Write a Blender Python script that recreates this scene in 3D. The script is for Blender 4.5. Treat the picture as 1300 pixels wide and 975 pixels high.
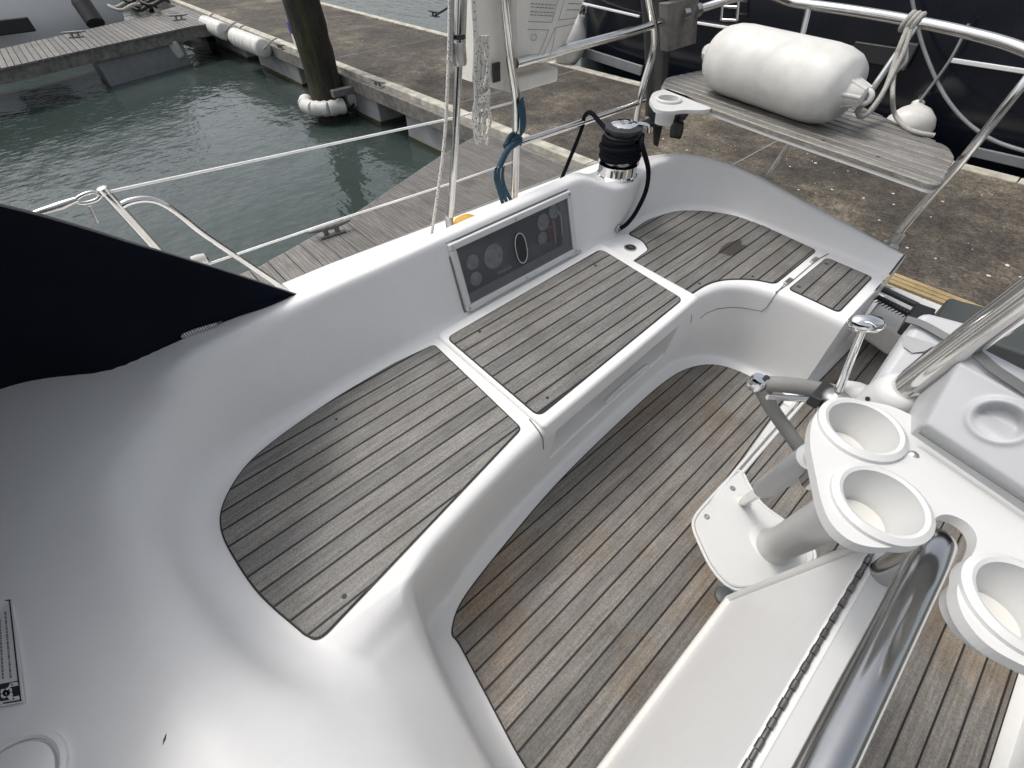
import bpy, bmesh, math, random
from mathutils import Vector, Matrix
random.seed(7)
for o in list(bpy.data.objects): bpy.data.objects.remove(o)
SC = bpy.context.scene
COL = SC.collection

# ------------------------------------------------------------------ camera
CZ = 1.40                      # metres above the cockpit sole; x = to port, y = aft, z = up
RIGHT = Vector((0.6660, 0.7460, -0.0130)); DOWN = Vector((0.5470, -0.5010, -0.6700)); FWD = Vector((-0.5070, 0.4390, -0.7420))
FWD.normalize(); RIGHT = (RIGHT - FWD * RIGHT.dot(FWD)).normalized(); DOWN = FWD.cross(RIGHT)
FPX = 565.5
cam_d = bpy.data.cameras.new('camera'); cam = bpy.data.objects.new('camera', cam_d); COL.objects.link(cam)
cam_d.sensor_width = 36; cam_d.lens = FPX / 1300 * 36; cam_d.clip_start = 0.02; cam_d.clip_end = 500
m = Matrix.Identity(4)
for i in range(3):
    m[i][0] = RIGHT[i]; m[i][1] = -DOWN[i]; m[i][2] = -FWD[i]
m[2][3] = CZ
cam.matrix_world = m
SC.camera = cam

# ------------------------------------------------------------------ light
SUN_DIR = Vector((-0.42, -0.22, 0.86)).normalized()      # towards the sun: from starboard, a little forward, high
world = bpy.data.worlds.new('World'); SC.world = world; world.use_nodes = True
wn = world.node_tree.nodes; wl = world.node_tree.links
sky = wn.new('ShaderNodeTexSky'); sky.sky_type = 'NISHITA'; sky.sun_disc = False
sky.sun_elevation = math.asin(SUN_DIR.z); sky.sun_rotation = math.atan2(SUN_DIR.x, SUN_DIR.y)
sky.air_density = 1.0; sky.dust_density = 5.0; sky.ozone_density = 0.6
hs = wn.new('ShaderNodeHueSaturation'); hs.inputs['Saturation'].default_value = 0.35
wl.new(sky.outputs[0], hs.inputs['Color'])
bg = wn['Background']; bg.inputs['Strength'].default_value = 0.15
wl.new(hs.outputs[0], bg.inputs['Color'])
sun_d = bpy.data.lights.new('sun', 'SUN'); sun = bpy.data.objects.new('sun', sun_d); COL.objects.link(sun)
sun_d.energy = 1.0; sun_d.angle = math.radians(11); sun_d.color = (1, 0.965, 0.91)
sun.rotation_euler = (-SUN_DIR).to_track_quat('-Z', 'Y').to_euler()
SC.view_settings.view_transform = 'Standard'; SC.view_settings.look = 'None'
SC.view_settings.exposure = 0.32; SC.view_settings.gamma = 1

# ------------------------------------------------------------------ measuring helpers (a sighted point of the place at a known height / plane)
def ray(px, py): return RIGHT * (px - 650) + DOWN * (py - 487.5) + FWD * FPX
def P(px, py, z=0.0):
    r = ray(px, py); t = (z - CZ) / r.z; return Vector((r.x * t, r.y * t, z))
def PX(px, py, x):
    r = ray(px, py); t = x / r.x; return Vector((x, r.y * t, CZ + r.z * t))
def PY(px, py, y):
    r = ray(px, py); t = y / r.y; return Vector((r.x * t, y, CZ + r.z * t))

# ------------------------------------------------------------------ materials
MATS = {}
def new_mat(name):
    mt = bpy.data.materials.new(name); mt.use_nodes = True; MATS[name] = mt
    nt = mt.node_tree; return mt, nt, nt.nodes['Principled BSDF']
def N(nt, t, **kw):
    n = nt.nodes.new(t)
    for k, v in kw.items():
        if k in n.inputs: n.inputs[k].default_value = v
        else: setattr(n, k, v)
    return n
def coords(nt, scale=(1, 1, 1), obj=True, rot=(0, 0, 0)):
    tc = N(nt, 'ShaderNodeTexCoord'); mp = N(nt, 'ShaderNodeMapping')
    mp.inputs['Scale'].default_value = scale; mp.inputs['Rotation'].default_value = rot
    nt.links.new(tc.outputs['Object'], mp.inputs['Vector']); return mp.outputs[0]
def ramp(nt, fac, stops):
    r = N(nt, 'ShaderNodeValToRGB'); el = r.color_ramp.elements
    while len(el) < len(stops): el.new(0.5)
    for e, (p, c) in zip(el, stops):
        e.position = p; e.color = (*c, 1) if len(c) == 3 else c
    nt.links.new(fac, r.inputs[0]); return r.outputs[0]
def mix(nt, fac, a, b, mode='MIX'):
    n = N(nt, 'ShaderNodeMix', data_type='RGBA', blend_type=mode)
    if isinstance(fac, (int, float)): n.inputs[0].default_value = fac
    else: nt.links.new(fac, n.inputs[0])
    for s, v in ((6, a), (7, b)):
        if isinstance(v, tuple): n.inputs[s].default_value = (*v, 1)
        else: nt.links.new(v, n.inputs[s])
    return n.outputs[2]
def noise(nt, vec, scale, detail=4, rough=0.55):
    n = N(nt, 'ShaderNodeTexNoise', Scale=scale, Detail=detail, Roughness=rough); nt.links.new(vec, n.inputs['Vector']); return n.outputs[0]
def bump(nt, h, bs, strength=0.3, dist=0.002):
    b = N(nt, 'ShaderNodeBump', Strength=strength, Distance=dist); nt.links.new(h, b.inputs['Height']); nt.links.new(b.outputs[0], bs.inputs['Normal'])
def plain(name, col, rough=0.5, metal=0.0, var=0.12, vscale=8, coat=0.0, bumpy=0.0):
    mt, nt, b = new_mat(name); v = coords(nt)
    n1 = noise(nt, v, vscale, 5)
    c = ramp(nt, n1, [(0.3, tuple(x * (1 - var) for x in col)), (0.7, tuple(min(1, x * (1 + var)) for x in col))])
    nt.links.new(c, b.inputs['Base Color']); b.inputs['Roughness'].default_value = rough; b.inputs['Metallic'].default_value = metal
    b.inputs['Coat Weight'].default_value = coat; b.inputs['Coat Roughness'].default_value = 0.15
    if bumpy: bump(nt, noise(nt, v, vscale * 25, 4), b, bumpy, 0.002)
    return mt
def gelcoat(name, col, rough=0.28, dirt=0.10):
    mt, nt, b = new_mat(name); v = coords(nt)
    d = noise(nt, v, 2.2, 6, 0.62); e = noise(nt, v, 30, 4, 0.6)
    c = ramp(nt, d, [(0.25, tuple(x * (1 - dirt * 0.6) for x in col)), (0.75, col)])
    c = mix(nt, 1.0, c, ramp(nt, e, [(0.3, (0.975, 0.975, 0.972)), (0.7, (1, 1, 1))]), 'MULTIPLY')
    nt.links.new(c, b.inputs['Base Color'])
    b.inputs['Roughness'].default_value = rough
    return mt
def teak(name, tones, along=1, wet=0.0, warm=None):
    """weathered teak: fine grain along the plank, each plank its own tone"""
    mt, nt, b = new_mat(name)
    sc = [150, 150, 150]; sc[along] = 6.5
    v = coords(nt, tuple(sc)); oi = N(nt, 'ShaderNodeObjectInfo')
    add = N(nt, 'ShaderNodeVectorMath', operation='ADD'); nt.links.new(v, add.inputs[0])
    sc2 = N(nt, 'ShaderNodeMath', operation='MULTIPLY'); nt.links.new(oi.outputs['Random'], sc2.inputs[0]); sc2.inputs[1].default_value = 57
    nt.links.new(sc2.outputs[0], add.inputs[1])
    g = noise(nt, add.outputs[0], 1.0, 6, 0.7)
    big = noise(nt, coords(nt), 5.5, 5, 0.6); fine = noise(nt, coords(nt), 240, 3, 0.7)
    c = ramp(nt, g, [(0.28, tones[0]), (0.5, tones[1]), (0.74, tones[2])])
    pl = ramp(nt, oi.outputs['Random'], [(0, (0.78, 0.78, 0.79)), (0.5, (1.0, 0.99, 0.97)), (1, (1.16, 1.14, 1.10))])
    c = mix(nt, 1.0, c, pl, 'MULTIPLY')
    st = ramp(nt, big, [(0.32, (0.72, 0.71, 0.66)), (0.5, (1, 1, 1)), (0.7, (1.12, 1.12, 1.12))])
    c = mix(nt, 0.8, c, st, 'MULTIPLY')
    fp = ramp(nt, fine, [(0.33, (0.5, 0.5, 0.5)), (0.5, (1, 1, 1)), (0.70, (1.4, 1.4, 1.4))])
    c = mix(nt, 0.75, c, fp, 'MULTIPLY')
    if warm:
        w = noise(nt, coords(nt), 2.1, 4, 0.6); wf = ramp(nt, w, [(0.48, (0, 0, 0)), (0.66, (1, 1, 1))])
        c = mix(nt, wf, c, mix(nt, 1.0, c, warm, 'MULTIPLY'))
    if wet:      # small spills of water still lying on the wood
        tc = coords(nt, (1.0, 0.35, 1.0), rot=(0, 0, 0.5)); wn_ = noise(nt, tc, 7.0, 3, 0.5); wm = ramp(nt, wn_, [(0.655, (0, 0, 0)), (0.67, (1, 1, 1))])
        c = mix(nt, wm, c, mix(nt, 1.0, c, (0.3, 0.28, 0.26), 'MULTIPLY'))
    nt.links.new(c, b.inputs['Base Color']); b.inputs['Roughness'].default_value = 0.5
    bump(nt, g, b, 0.35, 0.0015)
    return mt
gelcoat('gelcoat', (0.79, 0.79, 0.785), 0.34); gelcoat('gelcoat_sole', (0.70, 0.70, 0.68), 0.4, 0.16)
gelcoat('cream_rim', (0.68, 0.67, 0.635), 0.35, 0.12); gelcoat('white_plastic', (0.64, 0.645, 0.635), 0.42, 0.06)
gelcoat('grey_plastic', (0.47, 0.48, 0.495), 0.42, 0.08)
teak('teak_seat', ((0.105, 0.102, 0.096), (0.178, 0.174, 0.165), (0.262, 0.258, 0.246)))
teak('teak_aft', ((0.105, 0.102, 0.096), (0.178, 0.174, 0.165), (0.262, 0.258, 0.246)), wet=1)
teak('teak_floor', ((0.108, 0.10, 0.09), (0.175, 0.165, 0.151), (0.255, 0.242, 0.224)), warm=(0.95, 0.76, 0.56))
teak('slat_wood', ((0.10, 0.096, 0.088), (0.19, 0.184, 0.172), (0.29, 0.282, 0.265)), along=0)
teak('pontoon_wood', ((0.06, 0.057, 0.052), (0.15, 0.144, 0.135), (0.29, 0.28, 0.27)), along=0)
teak('oiled_wood', ((0.27, 0.20, 0.10), (0.38, 0.29, 0.155), (0.46, 0.36, 0.21)), along=0)
plain('dark_hinge', (0.22, 0.215, 0.205), 0.4, 1.0, 0.2, 60); plain('galvanised', (0.20, 0.20, 0.195), 0.5, 0.5, 0.25, 40); plain('recess_grey', (0.30, 0.305, 0.31), 0.5)
plain('caulk', (0.012, 0.012, 0.012), 0.6); plain('black_rubber', (0.018, 0.018, 0.02), 0.55)
plain('black_plastic', (0.02, 0.021, 0.023), 0.4); plain('dark_grey', (0.06, 0.068, 0.068), 0.5)
plain('strap_grey', (0.16, 0.165, 0.165), 0.7, bumpy=0.3); plain('leather', (0.22, 0.22, 0.21), 0.6, bumpy=0.25)
plain('steel', (0.68, 0.67, 0.65), 0.13, 1.0, 0.10, 14); plain('steel_dull', (0.50, 0.49, 0.47), 0.32, 1.0, 0.2, 30)
plain('steel_smoky', (0.53, 0.53, 0.525), 0.17, 1.0, 0.15, 6); plain('chrome', (0.82, 0.82, 0.82), 0.06, 1.0, 0.04)
plain('fender_white', (0.60, 0.595, 0.565), 0.45, 0, 0.13, 9, bumpy=0.15); plain('fender_grey', (0.58, 0.575, 0.545), 0.5, 0, 0.10, 12)
plain('rope_grey', (0.42, 0.41, 0.38), 0.85, 0, 0.25, 260, bumpy=0.8); plain('wire_white', (0.80, 0.80, 0.78), 0.4)
plain('blue_strap', (0.012, 0.05, 0.08), 0.7, 0, 0.3, 60); plain('yellow_plastic', (0.62, 0.36, 0.02), 0.4); plain('orange', (0.42, 0.05, 0.02), 0.5)
plain('blue_box', (0.03, 0.05, 0.30), 0.5); plain('gauge_face', (0.42, 0.43, 0.43), 0.4, 0, 0.35, 60); plain('panel_face', (0.048, 0.053, 0.057), 0.35)
plain('label_white', (0.66, 0.66, 0.67), 0.45, 0, 0.03); plain('ink', (0.02, 0.02, 0.022), 0.6); plain('ink_grey', (0.20, 0.19, 0.18), 0.7)
plain('canvas_white', (0.66, 0.64, 0.59), 0.8, 0, 0.10, 6, bumpy=0.4); plain('hull_grey', (0.22, 0.23, 0.235), 0.3); plain('white_paint', (0.80, 0.80, 0.80), 0.3, 0, 0.02, 2)
plain('timber_old', (0.17, 0.16, 0.145), 0.85, 0, 0.4, 14, bumpy=0.6)
mt, nt, b = new_mat('navy_fabric'); v = coords(nt); c = ramp(nt, noise(nt, v, 4, 4), [(0.3, (0.0035, 0.0045, 0.010)), (0.7, (0.006, 0.008, 0.017))]); nt.links.new(c, b.inputs['Base Color']); b.inputs['Roughness'].default_value = 0.92; b.inputs['Specular IOR Level'].default_value = 0.15; bump(nt, noise(nt, v, 400, 2), b, 0.3, 0.001)
mt, nt, b = new_mat('navy_hull'); v = coords(nt); c = ramp(nt, noise(nt, v, 3, 4), [(0.3, (0.006, 0.008, 0.014)), (0.7, (0.012, 0.015, 0.024))]); nt.links.new(c, b.inputs['Base Color']); b.inputs['Roughness'].default_value = 0.16
mt, nt, b = new_mat('navy_rope'); v = coords(nt, (1, 1, 1)); w = N(nt, 'ShaderNodeTexWave', Scale=90.0, Distortion=1.0); nt.links.new(v, w.inputs['Vector']); c = ramp(nt, w.outputs[1], [(0.2, (0.003, 0.004, 0.006)), (0.8, (0.009, 0.011, 0.017))]); nt.links.new(c, b.inputs['Base Color']); b.inputs['Roughness'].default_value = 0.9; b.inputs['Specular IOR Level'].default_value = 0.15; bump(nt, w.outputs[1], b, 0.6, 0.002)
mt, nt, b = new_mat('fleck_rope'); v = coords(nt); vo = N(nt, 'ShaderNodeTexVoronoi', Scale=130.0); nt.links.new(v, vo.inputs['Vector']); c = ramp(nt, vo.outputs['Distance'], [(0.24, (0.03, 0.03, 0.035)), (0.30, (0.60, 0.585, 0.54))]); nt.links.new(c, b.inputs['Base Color']); b.inputs['Roughness'].default_value = 0.85; bump(nt, noise(nt, v, 220), b, 0.7, 0.002)
mt, nt, b = new_mat('acrylic'); b.inputs['Base Color'].default_value = (0.62, 0.64, 0.66, 1); b.inputs['Transmission Weight'].default_value = 0.93; b.inputs['Roughness'].default_value = 0.05; b.inputs['IOR'].default_value = 1.2
mt, nt, b = new_mat('water'); v = coords(nt, (1, 1, 1)); c = ramp(nt, noise(nt, v, 0.6, 3), [(0.3, (0.032, 0.046, 0.042)), (0.7, (0.044, 0.060, 0.055))]); nt.links.new(c, b.inputs['Base Color']); b.inputs['Roughness'].default_value = 0.05; b.inputs['IOR'].default_value = 1.33
v1 = coords(nt, (1.0, 2.2, 1), rot=(0, 0, 0.35)); a1 = noise(nt, v1, 1.5, 3, 0.5); a2 = noise(nt, coords(nt, (2.0, 1.0, 1), rot=(0, 0, -0.5)), 5.0, 2, 0.5)
ad = N(nt, 'ShaderNodeMath', operation='MULTIPLY_ADD'); nt.links.new(a2, ad.inputs[0]); ad.inputs[1].default_value = 0.25; nt.links.new(a1, ad.inputs[2]); bump(nt, ad.outputs[0], b, 0.30, 0.10)
mt, nt, b = new_mat('walkway_concrete'); v = coords(nt)
big = noise(nt, v, 0.75, 6, 0.62); ag = N(nt, 'ShaderNodeTexVoronoi', Scale=85.0); nt.links.new(v, ag.inputs['Vector']); md = noise(nt, v, 26, 5, 0.7)
c = ramp(nt, big, [(0.34, (0.046, 0.041, 0.036)), (0.50, (0.076, 0.067, 0.057)), (0.60, (0.15, 0.132, 0.106)), (0.72, (0.22, 0.195, 0.158))])
sp = ramp(nt, ag.outputs['Color'], [(0.2, (0.55, 0.55, 0.55)), (0.8, (1.5, 1.48, 1.42))]); c = mix(nt, 0.85, c, sp, 'MULTIPLY')
c = mix(nt, 0.8, c, ramp(nt, md, [(0.3, (0.55, 0.54, 0.52)), (0.7, (1.35, 1.34, 1.3))]), 'MULTIPLY')
c = mix(nt, 0.9, c, ramp(nt, noise(nt, v, 4.5, 6, 0.7), [(0.34, (0.55, 0.54, 0.53)), (0.5, (0.95, 0.95, 0.95)), (0.66, (1.6, 1.55, 1.45))]), 'MULTIPLY')
nt.links.new(c, b.inputs['Base Color']); b.inputs['Roughness'].default_value = 0.9; bump(nt, ag.outputs['Distance'], b, 0.6, 0.006)
plain('kerb_cream', (0.43, 0.41, 0.345), 0.8, 0, 0.35, 9, bumpy=0.4); plain('float_concrete', (0.30, 0.305, 0.30), 0.85, 0, 0.22, 5, bumpy=0.4)
plain('droppings', (0.62, 0.61, 0.57), 0.9); plain('weed', (0.05, 0.05, 0.018), 0.9, 0, 0.4, 30, bumpy=0.6)
mt, nt, b = new_mat('piling'); v = coords(nt, (1, 1, 0.35)); c = ramp(nt, noise(nt, coords(nt, (1, 1, 0.2)), 7, 7, 0.75), [(0.34, (0.010, 0.009, 0.008)), (0.52, (0.030, 0.025, 0.019)), (0.62, (0.050, 0.055, 0.016)), (0.72, (0.075, 0.065, 0.05))]); nt.links.new(c, b.inputs['Base Color']); b.inputs['Roughness'].default_value = 0.85; bump(nt, noise(nt, v, 22, 5), b, 0.8, 0.02)

# ------------------------------------------------------------------ mesh helpers
class MB:
    def __init__(s): s.v = []; s.f = []
    def add(s, vs, fs):
        o = len(s.v); s.v += [tuple(p) for p in vs]; s.f += [tuple(i + o for i in f) for f in fs]; return s
    def box(s, c, size, mat=None):
        c = Vector(c); h = Vector(size) / 2; M = mat or Matrix.Identity(3)
        vs = [c + M @ Vector((sx * h.x, sy * h.y, sz * h.z)) for sx in (-1, 1) for sy in (-1, 1) for sz in (-1, 1)]
        return s.add(vs, [(0, 1, 3, 2), (4, 6, 7, 5), (0, 4, 5, 1), (2, 3, 7, 6), (0, 2, 6, 4), (1, 5, 7, 3)])
    def prism(s, pts, z0, z1, ch=0.0):
        """pts: xy outline (counter-clockwise or not), ch: chamfer of the upper edge"""
        a = sum(pts[i][0] * pts[(i + 1) % len(pts)][1] - pts[(i + 1) % len(pts)][0] * pts[i][1] for i in range(len(pts)))
        if a < 0: pts = pts[::-1]
        n = len(pts); rings = [[(p[0], p[1], z0) for p in pts]]
        if ch > 0:
            rings.append([(p[0], p[1], z1 - ch) for p in pts]); q = inset(pts, ch); rings.append([(p[0], p[1], z1) for p in q])
        else: rings.append([(p[0], p[1], z1) for p in pts])
        vs = [p for r in rings for p in r]; fs = [tuple(range(n))[::-1], tuple(range((len(rings) - 1) * n, len(rings) * n))]
        for k in range(len(rings) - 1):
            for i in range(n):
                j = (i + 1) % n; fs.append((k * n + i, k * n + j, (k + 1) * n + j, (k + 1) * n + i))
        return s.add(vs, fs)
    def tube(s, path, r, seg=12, cap=True, closed=False):
        path = [Vector(p) for p in path]; n = len(path); rr = r if isinstance(r, (list, tuple)) else [r] * n
        t0 = (path[1] - path[0]).normalized(); up = Vector((0, 0, 1)) if abs(t0.z) < 0.9 else Vector((1, 0, 0))
        nx = t0.cross(up).normalized(); vs = []; fs = []
        for i, p in enumerate(path):
            if closed: t = (path[(i + 1) % n] - path[i - 1]).normalized()
            else: t = (path[min(i + 1, n - 1)] - path[max(i - 1, 0)]).normalized()
            nx = (nx - t * nx.dot(t)).normalized(); ny = t.cross(nx)
            for k in range(seg):
                a = 2 * math.pi * k / seg; vs.append(p + (nx * math.cos(a) + ny * math.sin(a)) * rr[i])
        m_ = n if closed else n - 1
        for i in range(m_):
            for k in range(seg):
                a = i * seg + k; b_ = i * seg + (k + 1) % seg; c_ = ((i + 1) % n) * seg + (k + 1) % seg; d = ((i + 1) % n) * seg + k
                fs.append((a, b_, c_, d))
        if cap and not closed: fs += [tuple(range(seg))[::-1], tuple(range((n - 1) * seg, n * seg))]
        return s.add(vs, fs)
    def lathe(s, prof, c=(0, 0, 0), axis=(0, 0, 1), seg=28):
        """prof: (radius, height along axis)"""
        c = Vector(c); q = Vector((0, 0, 1)).rotation_difference(Vector(axis).normalized()); vs = []; fs = []
        for r, h in prof:
            for k in range(seg):
                a = 2 * math.pi * k / seg; vs.append(c + q @ Vector((r * math.cos(a), r * math.sin(a), h)))
        for i in range(len(prof) - 1):
            for k in range(seg):
                j = (k + 1) % seg; fs.append((i * seg + k, i * seg + j, (i + 1) * seg + j, (i + 1) * seg + k))
        if prof[0][0] > 1e-5: fs.append(tuple(range(seg))[::-1])
        if prof[-1][0] > 1e-5: fs.append(tuple(range((len(prof) - 1) * seg, len(prof) * seg)))
        return s.add(vs, fs)
    def grid(s, rows):
        n = len(rows[0]); vs = [p for r in rows for p in r]; fs = []
        for i in range(len(rows) - 1):
            for j in range(n - 1): fs.append((i * n + j, i * n + j + 1, (i + 1) * n + j + 1, (i + 1) * n + j))
        return s.add(vs, fs)
def inset(pts, d):
    n = len(pts); out = []
    a = sum(pts[i][0] * pts[(i + 1) % n][1] - pts[(i + 1) % n][0] * pts[i][1] for i in range(n)); sg = 1 if a > 0 else -1
    for i in range(n):
        p0 = Vector(pts[i - 1][:2]); p1 = Vector(pts[i][:2]); p2 = Vector(pts[(i + 1) % n][:2])
        e1 = (p1 - p0); e2 = (p2 - p1)
        if e1.length < 1e-7 or e2.length < 1e-7: out.append(tuple(p1)); continue
        e1.normalize(); e2.normalize(); n1 = Vector((-e1.y, e1.x)) * sg; n2 = Vector((-e2.y, e2.x)) * sg
        b_ = n1 + n2
        k = min(1 / max(0.35, (1 + n1.dot(n2)) / 2), 2.2)
        out.append(tuple(p1 + b_ / 2 * d * k))
    return out
def rounded(pts, radii, seg=6):
    n = len(pts); out = []
    for i in range(n):
        r = radii if isinstance(radii, (int, float)) else radii[i]
        p = Vector(pts[i][:2]); a = Vector(pts[i - 1][:2]) - p; b_ = Vector(pts[(i + 1) % n][:2]) - p
        ra = min(r, a.length * 0.48); rb = min(r, b_.length * 0.48)
        if r <= 0: out.append(tuple(p)); continue
        A = p + a.normalized() * ra; B = p + b_.normalized() * rb
        for k in range(seg + 1):
            t = k / seg; out.append(tuple(A * (1 - t) ** 2 + p * 2 * t * (1 - t) + B * t * t))
    return out
def spline(pts, sub=8, closed=False):
    pts = [Vector(p) for p in pts]; n = len(pts); out = []
    g = lambda i: pts[i % n] if closed else pts[max(0, min(n - 1, i))]
    for i in range(n if closed else n - 1):
        a, b_, c_, d = g(i - 1), g(i), g(i + 1), g(i + 2)
        for k in range(sub):
            t = k / sub; out.append(0.5 * ((2 * b_) + (c_ - a) * t + (2 * a - 5 * b_ + 4 * c_ - d) * t * t + (3 * b_ - a - 3 * c_ + d) * t ** 3))
    if not closed: out.append(pts[-1])
    return out
def spline_px(pts): return [(p.x, p.y) for p in spline([(a, b_, 0) for a, b_ in pts], 5)]
def obj(name, mb, mat, parent=None, smooth=None, bevel=0.0):
    me = bpy.data.meshes.new(name)
    me.from_pydata(mb.v, [], mb.f); me.update()
    bm = bmesh.new(); bm.from_mesh(me); bmesh.ops.recalc_face_normals(bm, faces=bm.faces[:]); bm.to_mesh(me); bm.free()
    me.materials.append(MATS[mat])
    if smooth is not None:
        me.polygons.foreach_set('use_smooth', [True] * len(me.polygons))
        if smooth < 179: me.set_sharp_from_angle(angle=math.radians(smooth))
    o = bpy.data.objects.new(name, me); COL.objects.link(o)
    if bevel:
        md = o.modifiers.new('bevel', 'BEVEL'); md.width = bevel; md.segments = 3; md.limit_method = 'ANGLE'
        me.polygons.foreach_set('use_smooth', [True] * len(me.polygons)); md.harden_normals = True
    if parent: attach(o, parent)
    return o
def attach(o, parent):
    o.parent = parent
    o.matrix_parent_inverse = Matrix.Translation(-abs_loc(parent))
def abs_loc(o):
    l = o.location.copy()
    return l
def tag(o, label, cat, group=None):
    o['label'] = label; o['category'] = cat
    if group: o['group'] = group
    return o
def thing(name, label, cat, loc=(0, 0, 0), group=None):
    o = bpy.data.objects.new(name, None); COL.objects.link(o); o.location = loc; o.empty_display_size = 0.05
    return tag(o, label, cat, group)
def struct(name, mb, mat, smooth=None):
    o = obj(name, mb, mat, None, smooth); o['kind'] = 'structure'; return o
def holed_plate(name, outline, holes, z, th, par):
    bm = bmesh.new()      # plate with real openings for the cups
    def ring_edges(pts):
        vs = [bm.verts.new((p[0], p[1], z)) for p in pts]; return [bm.edges.new((vs[i], vs[(i + 1) % len(vs)])) for i in range(len(vs))]
    es = ring_edges(outline)
    for c, r_ in holes: es += ring_edges([(c.x + (r_ + .006) * math.cos(6.2832 * i / 40), c.y + (r_ + .006) * math.sin(6.2832 * i / 40)) for i in range(40)])
    bmesh.ops.triangle_fill(bm, edges=es, use_beauty=True); gm = bmesh.ops.extrude_face_region(bm, geom=bm.faces[:])
    bmesh.ops.translate(bm, verts=[v_ for v_ in gm['geom'] if isinstance(v_, bmesh.types.BMVert)], vec=(0, 0, -th)); bmesh.ops.recalc_face_normals(bm, faces=bm.faces[:])
    me = bpy.data.meshes.new(name); bm.to_mesh(me); bm.free(); me.materials.append(MATS['white_plastic']); o = bpy.data.objects.new(name, me); COL.objects.link(o); attach(o, par)
    md = o.modifiers.new('bevel', 'BEVEL'); md.width = .0035; md.segments = 3; md.limit_method = 'ANGLE'; return o
def clip(pts, x0, x1, ax=0):
    def half(pts, c, keep):
        out = []
        for i in range(len(pts)):
            a = pts[i]; b_ = pts[(i + 1) % len(pts)]; ia = keep(a[ax]); ib = keep(b_[ax])
            if ia: out.append(a)
            if ia != ib:
                t = (c - a[ax]) / (b_[ax] - a[ax]); q = [a[0] + (b_[0] - a[0]) * t, a[1] + (b_[1] - a[1]) * t]; q[ax] = c; out.append(tuple(q))
        return out
    p = half(pts, x0, lambda x: x >= x0)
    return half(p, x1, lambda x: x <= x1) if len(p) > 2 else []
def dedupe(p):
    out = []
    for q in p:
        if not out or (abs(q[0] - out[-1][0]) + abs(q[1] - out[-1][1])) > 0.0006: out.append(q)
    if len(out) > 2 and abs(out[0][0] - out[-1][0]) + abs(out[0][1] - out[-1][1]) < 0.0006: out.pop()
    return out
def planks(parent, outline, edges, z0, z1, mat, gap=0.0022, ax=0, name='plank', margin=0.004, ch=0.0012):
    ins = inset(outline, margin)
    for a, b_ in zip(edges[:-1], edges[1:]):
        p = dedupe(clip(ins, a + gap, b_ - gap, ax))
        if len(p) < 3: continue
        area = abs(sum(p[i][0] * p[(i + 1) % len(p)][1] - p[(i + 1) % len(p)][0] * p[i][1] for i in range(len(p)))) / 2
        if area < 0.0004: continue
        zz = random.uniform(-0.0006, 0.0006)
        obj(name, MB().prism(p, z0, z1 + zz, ch), mat, parent)

# ------------------------------------------------------------------ water, pontoons (setting)
WZ = -0.60
def big_sheet(x0, x1, y0, y1, z): return MB().add([(x0, y0, z), (x1, y0, z), (x1, y1, z), (x0, y1, z)], [(0, 1, 2, 3)])
struct('water', big_sheet(-160, 160, -160, 160, WZ), 'water')
WK = -0.10; WY0 = 2.913; WY1 = 5.09; WXA = -60.0; WXB = 30.0
o = MB().box(((WXA + WXB) / 2, (WY0 + WY1) / 2, WK - 0.06), (WXB - WXA, WY1 - WY0 - 0.24, 0.12)); wk = struct('walkway', o, 'walkway_concrete')
for yc in (WY0 + 0.06, WY1 - 0.06):
    x = WXA
    while x < WXB:
        L = 2.4; obj('kerb_strip', MB().box((x + L / 2, yc, WK - 0.045), (L - 0.008, 0.12, 0.11)), 'kerb_cream', wk, bevel=0.006); x += L
for s, yc in ((-1, WY0 - 0.035), (1, WY1 + 0.035)):
    x = WXA
    while x < WXB:
        L = 3.6; obj('waling', MB().box((x + L / 2, yc, WK - 0.115), (L - 0.012, 0.07, 0.15)), 'timber_old', wk, bevel=0.006); x += L
x = -33.4
while x < 4:
    obj('float', MB().box((x + 0.85, (WY0 + WY1) / 2, -0.46), (1.7, WY1 - WY0 - 0.03, 0.50)), 'float_concrete', wk, bevel=0.02)
    obj('weed_line', MB().box((x + 0.85, (WY0 + WY1) / 2, -0.595), (1.712, WY1 - WY0 - 0.016, 0.07)), 'weed', wk); x += 2.35
for xx in (-9.9, -7.15, -4.4, -1.6, 1.2):
    obj('slab_joint', MB().box((xx, (WY0 + WY1) / 2, WK + 0.001), (0.008, WY1 - WY0 - 0.26, 0.003)), 'float_concrete', wk)
d = MB()
rs = random.Random(3)
for k in range(150):
    cx = rs.choice((rs.gauss(-0.6, 0.8), rs.gauss(-1.2, 0.9), rs.uniform(-8, 2))); cy = rs.uniform(3.1, 4.95); r = rs.choice((0.003, 0.004, 0.006, 0.010)) * rs.uniform(0.6, 1.2)
    n = 6; d.prism([(cx + r * rs.uniform(0.5, 1.3) * math.cos(6.283 * i / n), cy + r * rs.uniform(0.5, 1.3) * math.sin(6.283 * i / n)) for i in range(n)], WK + 0.0005, WK + 0.003)
o = obj('droppings', d, 'droppings', wk); o['kind'] = 'stuff'

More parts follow.
